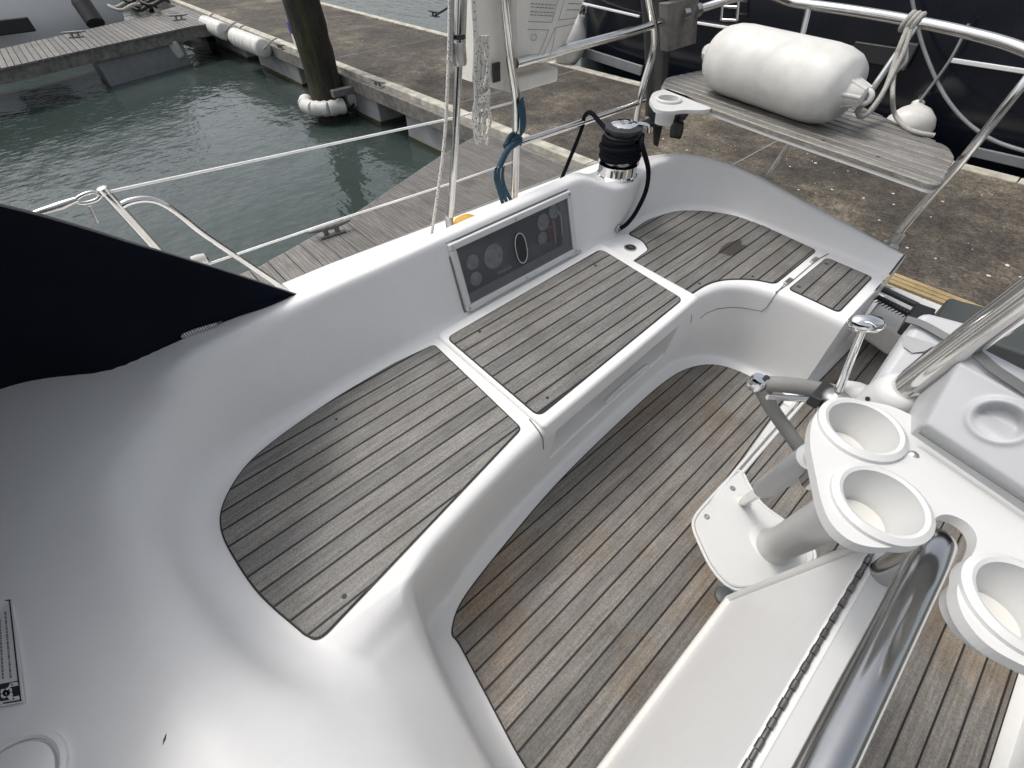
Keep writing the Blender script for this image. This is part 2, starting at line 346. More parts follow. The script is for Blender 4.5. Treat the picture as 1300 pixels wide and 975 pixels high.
def cleat(name, c, ang, label, size=0.22, mat='galvanised', group='mooring cleats on the pontoons'):
    t = thing(name, label, 'cleat', c, group); M = Matrix.Rotation(ang, 3, 'Z'); c = Vector(c)
    path = [c + M @ Vector((x * size, 0, z * size)) for x, z in ((-0.5, 0.20), (-0.3, 0.185), (0, 0.18), (0.3, 0.185), (0.5, 0.20))]
    obj('horn', MB().tube(path, [0.008, 0.014, 0.018, 0.014, 0.008], 8), mat, t, 60)
    obj('base_plate', MB().box(c + Vector((0, 0, 0.004)), (size * 0.6, 0.06, 0.012), M), mat, t, bevel=0.004)
    for s in (-1, 1):
        a = c + M @ Vector((s * 0.13 * size, 0, 0)); obj('foot', MB().tube([a, a + Vector((0, 0, 0.18 * size))], 0.017, 8), mat, t, 60)
    return t

# finger pontoon alongside the boat
def finger(name, label, outline, z, pitch, deck_ax, mat='pontoon_wood', floats=()):
    t = thing(name, label, 'pontoon', (outline[0][0], outline[0][1], z)); t['group'] = 'finger pontoons'
    fr = MB().prism(inset(outline, 0.02), z - 0.17, z - 0.026); obj('frame', fr, 'timber_old', t)
    lo = min(p[deck_ax] for p in outline); hi = max(p[deck_ax] for p in outline); e = [lo]
    while e[-1] < hi: e.append(e[-1] + pitch)
    planks(t, outline, e, z - 0.024, z, mat, 0.004, deck_ax, 'plank', 0.0, 0.002)
    for fl in floats: obj('float', MB().prism(fl, -0.75, z - 0.172), 'float_concrete', t)
    return t
fo = [tuple(P(331, 337, -.12)[:2]), (-2.80, 0.1), (-2.76, -1.9), (-1.86, -1.9), (-1.86, 2.835), (-3.62, 2.835), (-3.45, 2.25), (-3.03, 1.2)]
ft = finger('finger_pontoon', 'grey grooved plank finger pontoon right beside the white cockpit coaming', fo, -0.12, 0.118, 1, floats=([(-2.7, -1.7), (-2.7, 0.3), (-1.95, 0.3), (-1.95, -1.7)], [(-3.2, 2.2), (-2.0, 2.2), (-2.0, 2.8), (-3.4, 2.8)]))
g = MB()     # the anti-slip grooves of the planks: fine ribs
y = -1.9
pl_in = inset(fo, 0.012)
while y < 2.82:
    k = 0
    while k < 5:
        yy = y + 0.012 + k * 0.0235
        q = clip(pl_in, yy, yy + 0.009, 1)
        q = dedupe(q)
        if len(q) >= 3: g.prism(q, -0.1205, -0.1168)
        k += 1
    y += 0.118
o = obj('anti_slip_rib', g, 'pontoon_wood', ft); o['kind'] = 'stuff'
cleat('mooring_cleat', tuple(P(422, 297, -.115)), 1.45, 'grey steel mooring cleat on the plank finger pontoon beside the boat', 0.28)
for q, a in (((228, 0)[0:2], 0), ): pass
f2 = [tuple(P(-260, 130, -.1)[:2]), tuple(P(0, 87, -.1)[:2]), tuple(P(244, 33, -.1)[:2]), (-11.05, 2.84), (-13.6, 2.84), tuple(P(165, 25, -.1)[:2]), tuple(P(0, 62, -.1)[:2]), tuple(P(-260, 92, -.1)[:2])]
fr2 = finger('finger_pontoon', 'weathered plank finger pontoon across the water beside the white hull', f2, -0.1, 0.08, 1)
def between(a, b_, t): return (a[0] + (b_[0] - a[0]) * t, a[1] + (b_[1] - a[1]) * t)
fa, fb = f2[1], f2[2]
fl = [between(fa, fb, 0.40), between(fa, fb, 0.90)]
obj('float', MB().prism([(fl[0][0] - 0.08, fl[0][1]), (fl[1][0] - 0.08, fl[1][1]), (fl[1][0] - 1.2, fl[1][1]), (fl[0][0] - 1.2, fl[0][1])], -0.8, -0.272), 'hull_grey', fr2)
cleat('mooring_cleat', tuple(P(97, 47, -.095)), 1.2, 'steel mooring cleat midway along the far plank finger', 0.34)
cleat('mooring_cleat', tuple(P(228, 25, -.095)), 1.2, 'steel mooring cleat where the far finger meets the walkway', 0.34)
cleat('mooring_cleat', tuple(P(356, 62, -.07)), 0.1, 'steel mooring cleat on the walkway kerb left of the dark piling', 0.30)
cleat('mooring_cleat', tuple(P(480, 110, -.07)), 0.1, 'steel mooring cleat on the walkway kerb right of the dark piling', 0.30)
cleat('mooring_cleat', tuple(P(552, 21, -.06)), 0.1, 'dark mooring cleat with rope on the far walkway kerb', 0.34, 'black_plastic')
# dark piling with its roller collar
pc = Vector((-7.4, 2.93 - 0.0, 0)); pt = thing('mooring_pile', 'tall dark weedy mooring pile standing in the water beside the walkway', 'piling', (-6.60, 2.64, WZ))
px_, py_ = -6.60, 2.64
rp = random.Random(2); pr_ = []
for k in range(40):
    z = -1.6 + 4.8 * k / 39; pr_.append([(px_ + (0.203 + rp.uniform(-.010, .010)) * math.cos(6.2832 * i_ / 26), py_ + (0.203 + rp.uniform(-.010, .010)) * math.sin(6.2832 * i_ / 26), z) for i_ in range(26)])
    pr_[-1].append(pr_[-1][0])
obj('post', MB().grid(pr_), 'piling', pt, 60)
cb = thing('pile_collar', 'ring of white rollers round the foot of the dark pile', 'rollers', (px_, py_, -0.45))
for k, a in enumerate((-1.2, -0.55, 0.10, 0.75, 2.2, 3.1)):
    a2 = a - 0.9; c = Vector((px_ + 0.30 * math.cos(a2), py_ + 0.30 * math.sin(a2), -0.42)); tx = Vector((-math.sin(a2), math.cos(a2), 0))
    obj('roller', MB().lathe([(0.04, -0.105), (0.080, -0.10), (0.090, -0.05), (0.078, 0), (0.090, 0.05), (0.080, 0.10), (0.04, 0.105)], c, tx, 16), 'fender_grey', cb, 50)
obj('rod', MB().tube([(px_ + 0.30 * math.cos(a), py_ + 0.30 * math.sin(a), -0.47) for a in [2 * math.pi * k / 24 for k in range(24)]], 0.018, 8, closed=True), 'black_rubber', cb, 60)
for sg in (-1, 1): obj('bracket', MB().box((px_ + sg * 0.34, WY0 - 0.15, -0.26), (0.08, 0.4, 0.08)), 'galvanised', cb, bevel=0.01)
# white roller fenders on the walkway edge
def edge_fender(x, L, lab, r=0.15):
    t = thing('dock_fender', lab, 'fender', (x, WY0 - 0.20, -0.3), 'white fenders lashed along the walkway edge'); prof = [(0.04, -L / 2 - 0.02), (r * 0.82, -L / 2)]
    n = 7
    for k in range(n):
        c = -L / 2 + L * (k + 0.5) / n; h = L / n / 2
        prof += [(r * 0.86, c - h * 0.95), (r, c - h * 0.6), (r, c + h * 0.6), (r * 0.86, c + h * 0.95)]
    prof += [(r * 0.82, L / 2), (0.04, L / 2 + 0.02)]
    obj('body', MB().lathe(prof, (x, WY0 - 0.20, -0.16), (1, 0.02, 0), 20), 'fender_white', t, 50)
    for s in (-1, 1): obj('lashing', MB().tube(spline([(x + s * (L / 2 + 0.03), WY0 - 0.2, -0.16), (x + s * (L / 2 + 0.10), WY0 - 0.1, -0.08), (x + s * (L / 2 + 0.12), WY0 + 0.02, -0.04)], 5), 0.012, 6), 'rope_grey', t, 60)
xa = PY(287, 48, WY0 - .2).x; xb = PY(322, 62, WY0 - .2).x
edge_fender(PY(276, 42, WY0 - .2).x, 0.95, 'ribbed white dock fender on the walkway edge, the one nearer the far finger', 0.13); edge_fender(PY(318, 58, WY0 - .2).x, 1.15, 'ribbed white dock fender on the walkway edge, the one nearer the dark pile', 0.13)
t = thing('dock_fender', 'smooth white tube fender in the corner by the far finger', 'fender', PY(255, 40, WY0 - .15), 'white fenders lashed along the walkway edge')
c = PY(257, 41, WY0 - .2); obj('body', MB().lathe([(0.03, -0.45), (0.09, -0.42), (0.095, 0.42), (0.03, 0.45)], (c.x - 0.1, c.y, -0.22), (1, 0.05, -0.05), 16), 'fender_white', t, 50)
c = PX(136 + 0, 60, -11.3)
t = thing('dock_fender', 'pale sausage fender hanging under the far finger near its corner', 'fender', P(221, 62, -.4), 'white fenders lashed along the walkway edge')
a = P(215, 50, -.22); b_ = P(228, 74, -.5); obj('body', MB().tube(spline([a, a.lerp(b_, .3), a.lerp(b_, .7), b_], 4), [0.05, .10, .105, .105, .105, .105, .105, .105, .105, .105, .1, .08, 0.04], 14), 'fender_grey', t, 50)
# blue and white post box beside the pile
t = thing('service_post', 'small blue and white box standing on the walkway behind the pile', 'box', P(385, 62, WK)); c = P(385, 62, WK)
obj('body', MB().box((c.x - 0.02, c.y, WK + 0.09), (0.16, 0.16, 0.18)), 'white_paint', t, bevel=0.02); obj('cap', MB().box((c.x - 0.02, c.y, WK + 0.25), (0.18, 0.18, 0.14)), 'blue_box', t, bevel=0.02)

# ------------------------------------------------------------------ neighbouring boats
def hull_loft(secs): return MB().grid(secs)
# white hull beyond the far finger: a lofted topside with sheer
t = thing('moored_yacht', 'white hulled yacht moored beyond the far plank finger', 'yacht', (-14.5, -2, WZ))
rows = []
ys = [-9, -6, -3, -1.2, 0.3, 1.2, 1.75, 2.05]
xs = [-13.2, -12.9, -12.85, -12.95, -13.25, -13.75, -14.3, -14.9]
for z, f_ in ((-0.7, 0.25), (-0.45, 0.08), (0.0, 0.0), (0.6, 0.16), (1.3, 0.42), (1.42, 0.6), (1.45, 1.6)):
    rows.append([(x - f_, y_ + (z * 0.28 if i > 4 else 0), z) for i, (x, y_) in enumerate(zip(xs, ys))])
fine = []
for r in rows: fine.append(spline(r, 5))
obj('hull', MB().grid(fine), 'white_paint', t, 60)
pa, pb = PX(-4, 34, -12.80), PX(22, 38, -12.82)
obj('hull_window', MB().box(PX(2, 35, -12.93), (0.07, 0.85, 0.20)), 'black_plastic', t, bevel=0.02)
obj('deck', MB().prism([(-13.8, -9), (-13.6, -3), (-13.9, 0.6), (-15.2, 2.2), (-16.5, 2.2), (-17.3, -9)], 1.40, 1.46), 'gelcoat', t)
t = thing('hanging_fender', 'black fender hanging against the white hull by the far finger', 'fender', P(118, 22, 0.15))
a = P(100, 0, .55); a = PX(100, -2, -12.75); b_ = PX(123, 32, -12.5)
obj('body', MB().tube(spline([a, a.lerp(b_, .15), a.lerp(b_, .8), b_], 4), [0.03, .09, .12, .14, .15, .15, .15, .15, .15, .15, .15, .13, .08], 14), 'black_rubber', t, 50)
obj('lanyard', MB().tube([a, a + Vector((-0.1, 0, 0.6))], 0.012, 6), 'rope_grey', t)
# ropes and gear heaped at the corner of that finger
t = thing('rope_heap', 'yellow and black coiled ropes heaped at the far finger corner', 'rope', P(170, 20, -.08))
cc = P(182, 14, -.06)
for k in range(5):
    c = cc + Vector((random.uniform(-.5, .4), random.uniform(-.3, .3), 0.05 + k * 0.03)); R_ = random.uniform(.14, .26)
    obj('coil', MB().tube([c + Vector((R_ * math.cos(q), R_ * math.sin(q), 0.03 * math.sin(3 * q))) for q in [2 * math.pi * i / 18 for i in range(18)]], 0.028, 7, closed=True), ('yellow_plastic', 'black_rubber', 'rope_grey', 'black_rubber', 'black_rubber')[k], t, 60)
# navy yacht stern beyond the walkway
t = thing('moored_yacht', 'navy blue hulled yacht lying stern-to beyond the concrete walkway', 'yacht', (-1.5, 5.5, WZ))
rows = []
for z, rake in ((-0.75, 0.30), (-0.30, 0.10), (0.1, 0.0), (0.7, -0.05), (1.4, -0.10), (1.9, -0.1)):
    pts = [(-5.35, 16, z), (-5.5, 9, z), (-5.45, 7.0, z), (-5.25, 5.95 + rake, z), (-4.6, 5.50 + rake, z), (-3, 5.42 + rake, z), (-1.0, 5.40 + rake, z), (1.2, 5.44 + rake, z), (2.6, 5.7 + rake, z), (3.0, 7, z), (3.1, 16, z)]
    rows.append(spline(pts, 6))
obj('hull', MB().grid(rows), 'navy_hull', t, 60)
def transom_y(z): return 5.40 - 0.075 * max(z, 0)
def stripe(px0, px1, hgt, mat, name):
    a = PY(*px0, 5.37); b_ = PY(*px1, 5.37); M = Matrix.Identity(3); c = (a + b_) / 2; d_ = (b_ - a)
    ang = math.atan2(d_.z, d_.x); M = Matrix.Rotation(-ang, 3, 'Y'); obj(name, MB().box(c, (d_.length, 0.03, hgt), M), mat, t, bevel=0.006)
stripe((738, 4), (812, 21), 0.022, 'white_paint', 'trim_stripe'); stripe((885, 29), (935, 37), 0.022, 'white_paint', 'trim_stripe'); stripe((1206, 76), (1330, 95), 0.03, 'white_paint', 'trim_stripe')
stripe((1010, -8), (1245, 0), 0.03, 'white_paint', 'trim_stripe'); stripe((1247, 1), (1400, 6), 0.03, 'white_paint', 'trim_stripe'); stripe((728, 62), (815, 90), 0.10, 'hull_grey', 'boot_stripe'); stripe((1225, 190), (1330, 214), 0.07, 'hull_grey', 'boot_stripe')
c = PY(744, 12, 5.36); obj('exhaust_ring', MB().lathe([(0.02, 0), (0.035, 0), (0.035, 0.02), (0.018, 0.02)], c, (0, -1, 0), 16), 'steel', t, 50)
c = PY(1108, 68, 5.34); obj('vent_panel', MB().box(c, (0.34, 0.04, 0.13)), 'black_plastic', t, bevel=0.01)
c = PY(1110, 66, 5.33); obj('swim_step', MB().box((c.x + 0.22, 5.34, c.z), (0.12, 0.05, 0.18)), 'dark_grey', t, bevel=0.01)
lt = thing('boarding_ladder', 'steel boarding ladder folded on the navy stern', 'ladder', PY(930, 10, 5.3))
for pxx in (918, 938):
    a = PY(pxx + 3, -40, 5.28); b_ = PY(pxx - 2, 26, 5.28); obj('rail', MB().tube([a, b_], 0.014, 8), 'steel', lt, 60)
for pyy in (8, 25): obj('rung', MB().tube([PY(917, pyy, 5.28), PY(937, pyy + 1, 5.28)], 0.012, 8), 'steel', lt, 60)
def ball_fender(top, bot, r, lab, mat='fender_white'):
    t = thing('hanging_fender', lab, 'fender', bot, 'white fenders hanging by the navy yacht'); top = Vector(top); bot = Vector(bot); ax = (top - bot); L = ax.length
    obj('body', MB().lathe([(0.001, 0), (r * 0.5, L * 0.05), (r * 0.85, L * 0.17), (r, L * 0.38), (r * 0.93, L * 0.56), (r * 0.66, L * 0.76), (r * 0.36, L * 0.87), (r * 0.26, L * 0.93), (r * 0.24, L)], bot, ax, 24), mat, t, 60)
    obj('eye', MB().tube([top + ax.normalized() * 0.02 + Vector((0, 0.03 * math.cos(q), 0)) + ax.normalized() * 0.035 * math.sin(q) for q in [2 * math.pi * i / 12 for i in range(12)]], 0.014, 6, closed=True), 'black_rubber', t, 60)
    return t
ball_fender(PY(738, 18, 5.22), PY(712, 82, 5.12), 0.21, 'white teardrop fender on the navy stern, beside the white printed bag')
ball_fender(PY(1166, 130, 5.25), PY(1143, 182, 5.05), 0.18, 'white teardrop fender on the navy stern, below the stern rail knot')
t = thing('mooring_rope', 'dark mooring rope slanting down the navy stern to the right', 'rope', PY(1200, 110, 5.3)); obj('line', MB().tube(spline([PY(1155, -15, 5.25), PY(1172, 60, 5.25), PY(1205, 130, 5.2), PY(1255, 175, 5.15), PY(1330, 200, 5.1)], 8), 0.013, 7), 'hull_grey', t, 60)
t = thing('mooring_rope', 'second dark mooring rope crossing the first on the navy stern', 'rope', PY(1200, 110, 5.3)); obj('line', MB().tube(spline([PY(1230, 30, 5.25), PY(1205, 78, 5.22), PY(1168, 128, 5.2)], 8), 0.011, 7), 'hull_grey', t, 60)
t = thing('mooring_rope', 'dark rope with end stopper hanging over far kerb at top', 'rope', PY(552, 21, 5.2)); obj('line', MB().tube([P(552, 20, 0.0), P(600, -10, 0.35)], 0.016, 7), 'black_rubber', t, 60)

# ------------------------------------------------------------------ OUR BOAT: cockpit moulding
boat = thing('sailing_yacht', 'white sailing yacht cockpit with grey teak seats and sole in the foreground', 'yacht', (0, 0.8, 0))
SZ = 0.388; LZ = 0.400
# station: F(x,y)  L(x,y,z)  K(x,y,z)  T(x,y,z)  D(x,y,z)  outward(x,y)
ST = [
 ((0.90, .020), (0.90, -.03, .20), (0.90, -.12, .40), (0.90, -.215, .50), (0.9, -1.3, .56), (0, -1)),
 ((0.20, .022), (0.20, -.03, .20), (0.20, -.12, .40), (0.20, -.215, .50), (0.3, -1.3, .56), (0, -1)),
 ((-.10, .035), (-.10, -.02, .20), (-.11, -.12, .40), (-.12, -.225, .50), (.0, -1.3, .56), (0, -1)),
 ((-.27, .055), (-.275, .00, .22), (-.265, -.125, .39), (-.25, -.235, .50), (-.16, -1.3, .56), (0, -1)),
 ((-.36, .070), (-.365, .025, .30), (-.325, -.145, .387), (-.31, -.240, .50), (-.25, -1.3, .56), (0, -1)),
 ((-.392, .085), (-.40, .045, .37), (-.365, -.17, SZ), (-.36, -.248, .50), (-.34, -1.3, .56), (0, -1)),
 ((-.405, .105), (-.412, .06, SZ), (-.415, -.205, SZ), (-.41, -.265, .50), (-.45, -1.3, .56), (0, -1)),
 ((-.413, .13), (-.422, .09, SZ), (-.49, -.235, SZ), (-.485, -.290, .50), (-.62, -1.35, .565), (0, -1)),
 ((-.42, .16), (-.435, .13, SZ), (-.60, -.262, SZ), (-.60, -.312, .50), (-.85, -1.4, .57), (-.3, -1)),
 ((-.433, .20), (-.445, .18, SZ), (-.745, -.278, SZ), (-.76, -.332, .505), (-1.12, -1.4, .59), (-1, -.5)),
 ((-.443, .24), (-.452, .22, SZ), (-.875, -.26, SZ), (-.915, -.320, .525), (-1.35, -1.1, .63), (-1, -.2)),
 ((-.455, .29), (-.462, .28, SZ), (-.965, -.18, SZ), (-1.015, -.225, .56), (-1.34, -.55, .655), (-1, 0)),
 ((-.466, .35), (-.473, .35, SZ), (-1.018, -.055, SZ), (-1.068, -.085, .61), (-1.26, -.18, .664), (-1, 0)),
 ((-.477, .43), (-.485, .43, SZ), (-1.035, .09, SZ), (-1.095, .07, .638), (-1.215, .05, .66), (-1, 0)),
 ((-.487, .52), (-.495, .52, SZ), (-1.045, .27, SZ), (-1.110, .26, .645), (-1.192, .25, .655), (-1, 0)),
 ((-.497, .62), (-.505, .62, SZ), (-1.048, .48, SZ), (-1.115, .48, .645), (-1.19, .48, .652), (-1, 0)),
 ((-.506, .74), (-.513, .74, SZ), (-1.052, .66, SZ), (-1.118, .66, .645), (-1.19, .66, .652), (-1, 0)),
 ((-.52, .97), (-.525, .97, SZ), (-1.055, .95, SZ), (-1.12, .95, .645), (-1.192, .95, .652), (-1, 0)),
 ((-.53, 1.20), (-.538, 1.20, SZ), (-1.055, 1.22, SZ), (-1.12, 1.23, .645), (-1.192, 1.23, .652), (-1, 0)),
 ((-.536, 1.33), (-.546, 1.34, SZ), (-1.052, 1.34, SZ), (-1.105, 1.355, .648), (-1.195, 1.37, .652), (-1, 0)),
 ((-.53, 1.43), (-.543, 1.43, SZ), (-1.05, 1.45, SZ), (-1.035, 1.47, .607), (-1.215, 1.50, .607), (-1, 0)),
 ((-.50, 1.52), (-.518, 1.525, SZ), (-1.048, 1.58, SZ), (-1.03, 1.60, .604), (-1.215, 1.65, .604), (-1, 0)),
 ((-.455, 1.575), (-.465, 1.585, SZ), (-1.035, 1.76, SZ), (-1.07, 1.775, .604), (-1.18, 1.81, .600), (-1, .2)),
 ((-.39, 1.605), (-.39, 1.618, SZ), (-.985, 1.93, SZ), (-1.025, 1.965, .590), (-1.11, 2.04, .572), (-.8, .7)),
 ((-.33, 1.618), (-.33, 1.632, SZ), (-.90, 2.015, SZ), (-.92, 2.058, .568), (-.96, 2.155, .548), (-.3, 1)),
 ((-.29, 1.624), (-.29, 1.638, SZ), (-.75, 2.052, SZ), (-.757, 2.095, .540), (-.775, 2.19, .522), (0, 1)),
 ((-.24, 1.628), (-.24, 1.642, SZ), (-.5, 2.048, SZ), (-.502, 2.088, .500), (-.51, 2.175, .484), (0, 1)),
 ((-.18, 1.63), (-.18, 1.645, SZ), (-.3, 2.040, SZ), (-.3, 2.075, .475), (-.3, 2.155, .458), (0, 1)),
 ((-.125, 1.632), (-.13, 1.646, SZ), (-.135, 2.034, SZ), (-.135, 2.065, .455), (-.135, 2.14, .437), (0, 1)),
]
def sm(t): t = max(0, min(1, t)); return t * t * (3 - 2 * t)
def profile(F, L, K, T, D, Oq, w):
    F = Vector((F[0], F[1], 0.003)); L = Vector(L)
    if F.y < 0.075 and F.x > -0.38: F.y -= 0.055
    else: F.x -= 0.045 * (1 - sm((F.y - 1.42) / 0.18)); F.y += 0.028 * sm((F.y - 1.42) / 0.15) - 0.055 * (1 - sm((F.y - 0.075) / 0.06))
    K = Vector(K); T = Vector(T); D = Vector(D)
    seat_dir = (K - L); seat_dir.z = 0
    sd = seat_dir.normalized() if seat_dir.length > 0.1 else Vector((0, -1, 0))
    inn = Vector((-Oq[0], -Oq[1], 0))
    n = sm((L.y - 0.615) / 0.02) * (1 - sm((L.y - 1.30) / 0.02)) if L.x < -0.45 else 0
    dn = Vector((-1, 0.0, 0)) * 0.15 * n
    W = [F.lerp(L, 0.34) , F.lerp(L, 0.37) + dn, F.lerp(L, 0.74) + dn, F.lerp(L, 0.78)]
    F0 = F + (Vector((0.10, 0.04, 0)) if F.y < 1.3 and F.x < -0.40 else (Vector((0, 0.10, 0)) if F.y < 0.3 else Vector((0.05, -0.09, 0)))); F0.z = 0.0
    up = T.lerp(D, 0.18); wide = sm(((T - D).length - 0.16) / 0.2); up.z = (max(T.z, D.z) * 0.6 + up.z * 0.4 + 0.010) * (1 - wide) + (up.z + 0.010) * wide
    ex = Vector((Oq[0], Oq[1], 0)).normalized(); E = D + ex * 0.035; E.z = 0.33
    front = 1 - sm((T.y + 0.25) / 0.4) if D.y < 0.4 else 0
    keys = [(F0, 0), (F, 0.028), (W[0], 0.012), (W[1], 0.008), (W[2], 0.008), (W[3], 0.012), (L, 0.036), (K, 0.028 + 0.03 * front), (T, 0.020 + 0.06 * front), (up, 0.02), (D, 0.02), (E, 0)]
    out = []
    for i, (p, r) in enumerate(keys):
        if i == 0 or i == len(keys) - 1: out.append(p); continue
        a = keys[i - 1][0] - p; b_ = keys[i + 1][0] - p; ra = min(r, a.length * 0.48); rb = min(r, b_.length * 0.48)
        A = p + a.normalized() * ra if a.length > 1e-6 else p; B = p + b_.normalized() * rb if b_.length > 1e-6 else p
        for k in range(7):
            t = k / 6; out.append(A * (1 - t) ** 2 + p * 2 * t * (1 - t) + B * t * t)
    return out
def cr(vals, i, t):
    g = lambda k: vals[max(0, min(len(vals) - 1, k))]
    a, b_, c_, d_ = g(i - 1), g(i), g(i + 1), g(i + 2)
    return tuple(0.5 * (2 * y1 + (y2 - y0) * t + (2 * y0 - 5 * y1 + 4 * y2 - y3) * t * t + (3 * y1 - y0 - 3 * y2 + y3) * t ** 3) for y0, y1, y2, y3 in zip(a, b_, c_, d_))
rows = []
for i in range(len(ST) - 1):
    sub = 26 if 14 <= i <= 19 else 10
    for k in range(sub):
        t = k / sub; rows.append(profile(*[cr([s[j] for s in ST], i, t) for j in range(6)], 0))
rows.append(profile(*ST[-1], 0))
obj('cockpit_moulding', MB().grid(rows), 'gelcoat', boat, 45)
endp = [Vector((-0.127 + 0.0, p.y, p.z)) for p in rows[-1]]
endp = [p for p in endp if p.z > 0.001]
e = MB(); base = [Vector((-0.129, 1.62, -0.01))] + [Vector((p.x - 0.002, p.y, p.z)) for p in endp] + [Vector((-0.129, endp[-1].y, -0.05))]
e.add(base, [tuple(range(len(base)))]); obj('seat_end_face', e, 'gelcoat', boat)
from mathutils.bvhtree import BVHTree
_g = MB().grid(rows); BV = BVHTree.FromPolygons(_g.v, _g.f)
def on_mould(px, py, off=0.0):
    h = BV.ray_cast(Vector((0, 0, CZ)), ray(px, py).normalized())
    if h[0] is None: return None
    n_ = h[1] if h[1].dot(ray(px, py)) < 0 else -h[1]; return h[0] + n_ * off
def groove(pts, r_=0.0018, mat='strap_grey'):
    full = []
    for (a, b_), (c_, d_) in zip(pts[:-1], pts[1:]):
        for k in range(6): full.append(on_mould(a + (c_ - a) * k / 6, b_ + (d_ - b_) * k / 6, 0.0))
    full.append(on_mould(*pts[-1])); obj('seam', MB().tube(full, r_, 6), mat, boat, 60)
groove([(889, 404), (896, 398), (911, 392), (930, 390), (944, 391), (967, 395), (973, 391), (979, 382), (987, 370), (996, 361)])
groove([(873, 379), (876, 386), (878, 402), (877, 410)], 0.0014)
groove([(672, 532), (683, 546), (689, 556), (690, 570)], 0.0022)
# sole, deck, hull, port side
obj('sole', MB().prism([(-.60, 0.0), (0.80, 0.0), (0.80, 2.30), (-.135, 2.30), (-.135, 1.70), (-.60, 1.70)], -0.05, -0.004), 'gelcoat_sole', boat)
obj('side_deck', MB().prism([(-1.19, -2.2), (-1.74, -2.2), (-1.76, 0.5), (-1.66, 2.2), (-1.2, 2.42), (-.9, 2.30), (-.9, 2.12), (-1.1, 1.98), (-1.17, 1.8), (-1.19, 1.4)], 0.28, 0.345), 'gelcoat', boat)
hr = []
for z, k in ((0.345, 0), (0.30, -0.012), (-0.1, 0.05), (-0.7, 0.25)):
    hr.append(spline([(-1.74 + k, -2.4, z), (-1.765 + k, -0.5, z), (-1.76 + k, 0.5, z), (-1.68 + k, 2.1, z), (-1.5 + k, 2.40 - k, z), (-1.2, 2.42 - k, z), (-.95, 2.30, z)], 6))
obj('hull_side', MB().grid(hr), 'gelcoat', boat, 50)
obj('port_seat', MB().prism(rounded([(0.735, 0.03), (1.5, 0.03), (1.5, 2.2), (0.755, 2.2)], 0.02), -0.03, SZ, 0.02), 'gelcoat', boat, 40)
obj('transom_step', MB().prism([(-.12, 2.285), (1.5, 2.285), (1.5, 2.44), (-.12, 2.44)], -0.3, 0.16, 0.015), 'gelcoat', boat, 40)
obj('swim_platform', MB().prism(rounded([(-.9, 2.44), (1.4, 2.44), (1.4, 2.74), (-.9, 2.74)], 0.05), -0.2, -0.055, 0.01), 'gelcoat_sole', boat)
for k in range(3): obj('kerb_board', MB().box((0.35, WY0 + 0.022 + k * 0.042, WK + 0.016), (1.9, 0.033, 0.02)), 'oiled_wood', wk, bevel=0.003)
# hatch ring, bulkhead sticker
hc = P(10, 1010, 0.612)
t = thing('deck_hatch', 'round white hatch cover on the moulding at lower left', 'hatch', hc)
hz = on_mould(14, 965).z - 0.003; hc = P(10, 1010, hz)
obj('lid', MB().lathe([(0.062, -0.02), (0.062, 0.004), (0.058, 0.007), (0.0, 0.008)], (hc.x, hc.y, hz + 0.004), seg=40), 'gelcoat', t, 40)
obj('ring', MB().lathe([(0.066, -0.02), (0.066, 0.004), (0.070, 0.006), (0.076, 0.004), (0.076, -0.02)], (hc.x, hc.y, hz + 0.003), seg=40), 'gelcoat', t, 40)
# ---- teak panels
def seams(u0, pitch, D, lo, hi):
    k0 = math.floor((lo / D - u0) / pitch) - 1; k1 = math.ceil((hi / D - u0) / pitch) + 1
    return [(u0 + pitch * k) * D for k in range(k0, k1 + 1)]
def panel(name, outline, z, mat, u0, pitch, parent=boat, thick=0.007):
    b_ = obj(name, MB().prism(outline, z - thick, z - 0.0028), 'caulk', parent)
    xs_ = [p[0] for p in outline]; planks(b_, outline, seams(u0, pitch, CZ - z, min(xs_), max(xs_)), z - 0.0027, z, mat, 0.0024)
    return b_
def pp(L, z): return [tuple(P(a, b_, z)[:2]) for a, b_ in L]
def screw(o, px, py, z, r=0.0055, mat='ink'):
    c = P(px, py, z); obj('screw', MB().lathe([(r, -0.002), (r, 0.0006), (r * 0.6, 0.0008), (0, 0.0004)], (c.x, c.y, z), seg=12), mat, o, 40)
ZS = SZ + 0.005
s1 = spline([(*p, 0) for p in pp([(385, 806), (330, 757), (296, 709), (279, 671), (283, 636), (309, 593), (345, 560), (398, 522), (440, 495), (500, 460)], ZS)], 5)
s1 = [(p.x, p.y) for p in s1] + rounded(pp([(500, 460), (551, 436), (663, 543), (404, 816), (385, 806)], ZS), [0, 0.018, 0.018, 0.03, 0])[1:-1]
p1 = panel('seat_panel', s1, ZS, 'teak_seat', -0.600, 0.0493); p1['label'] = 'forward teak seat panel with a rounded front end'
screw(p1, 437, 757, ZS); screw(p1, 427, 532, ZS, 0.004); screw(p1, 632, 562, ZS, 0.003)
lid_o = rounded([(-1.035, .552), (-.500, .548), (-.540, 1.384), (-1.035, 1.408)], [0.03, 0.02, 0.02, 0.03])
lid = obj('locker_lid', MB().prism(lid_o, 0.322, LZ + 0.002), 'gelcoat', boat, bevel=0.02); lid['label'] = 'raised cream rimmed locker lid in the middle seat'
zt = LZ + 0.006
s2 = rounded(pp([(566, 428), (684, 529), (868, 379), (763, 315)], zt), [0.03, 0.03, 0.03, 0.03])
p2 = panel('seat_panel', s2, zt, 'teak_seat', -0.600, 0.0493); p2['label'] = 'middle teak seat panel on the locker lid'
for q in ((609, 421), (756, 337), (695, 505)): screw(p2, *q, zt)
for y_ in (0.75, 1.26): obj('hinge', MB().tube([(-1.046, y_ - 0.035, LZ), (-1.046, y_ + 0.035, LZ)], 0.006, 8), 'steel', boat, 60)
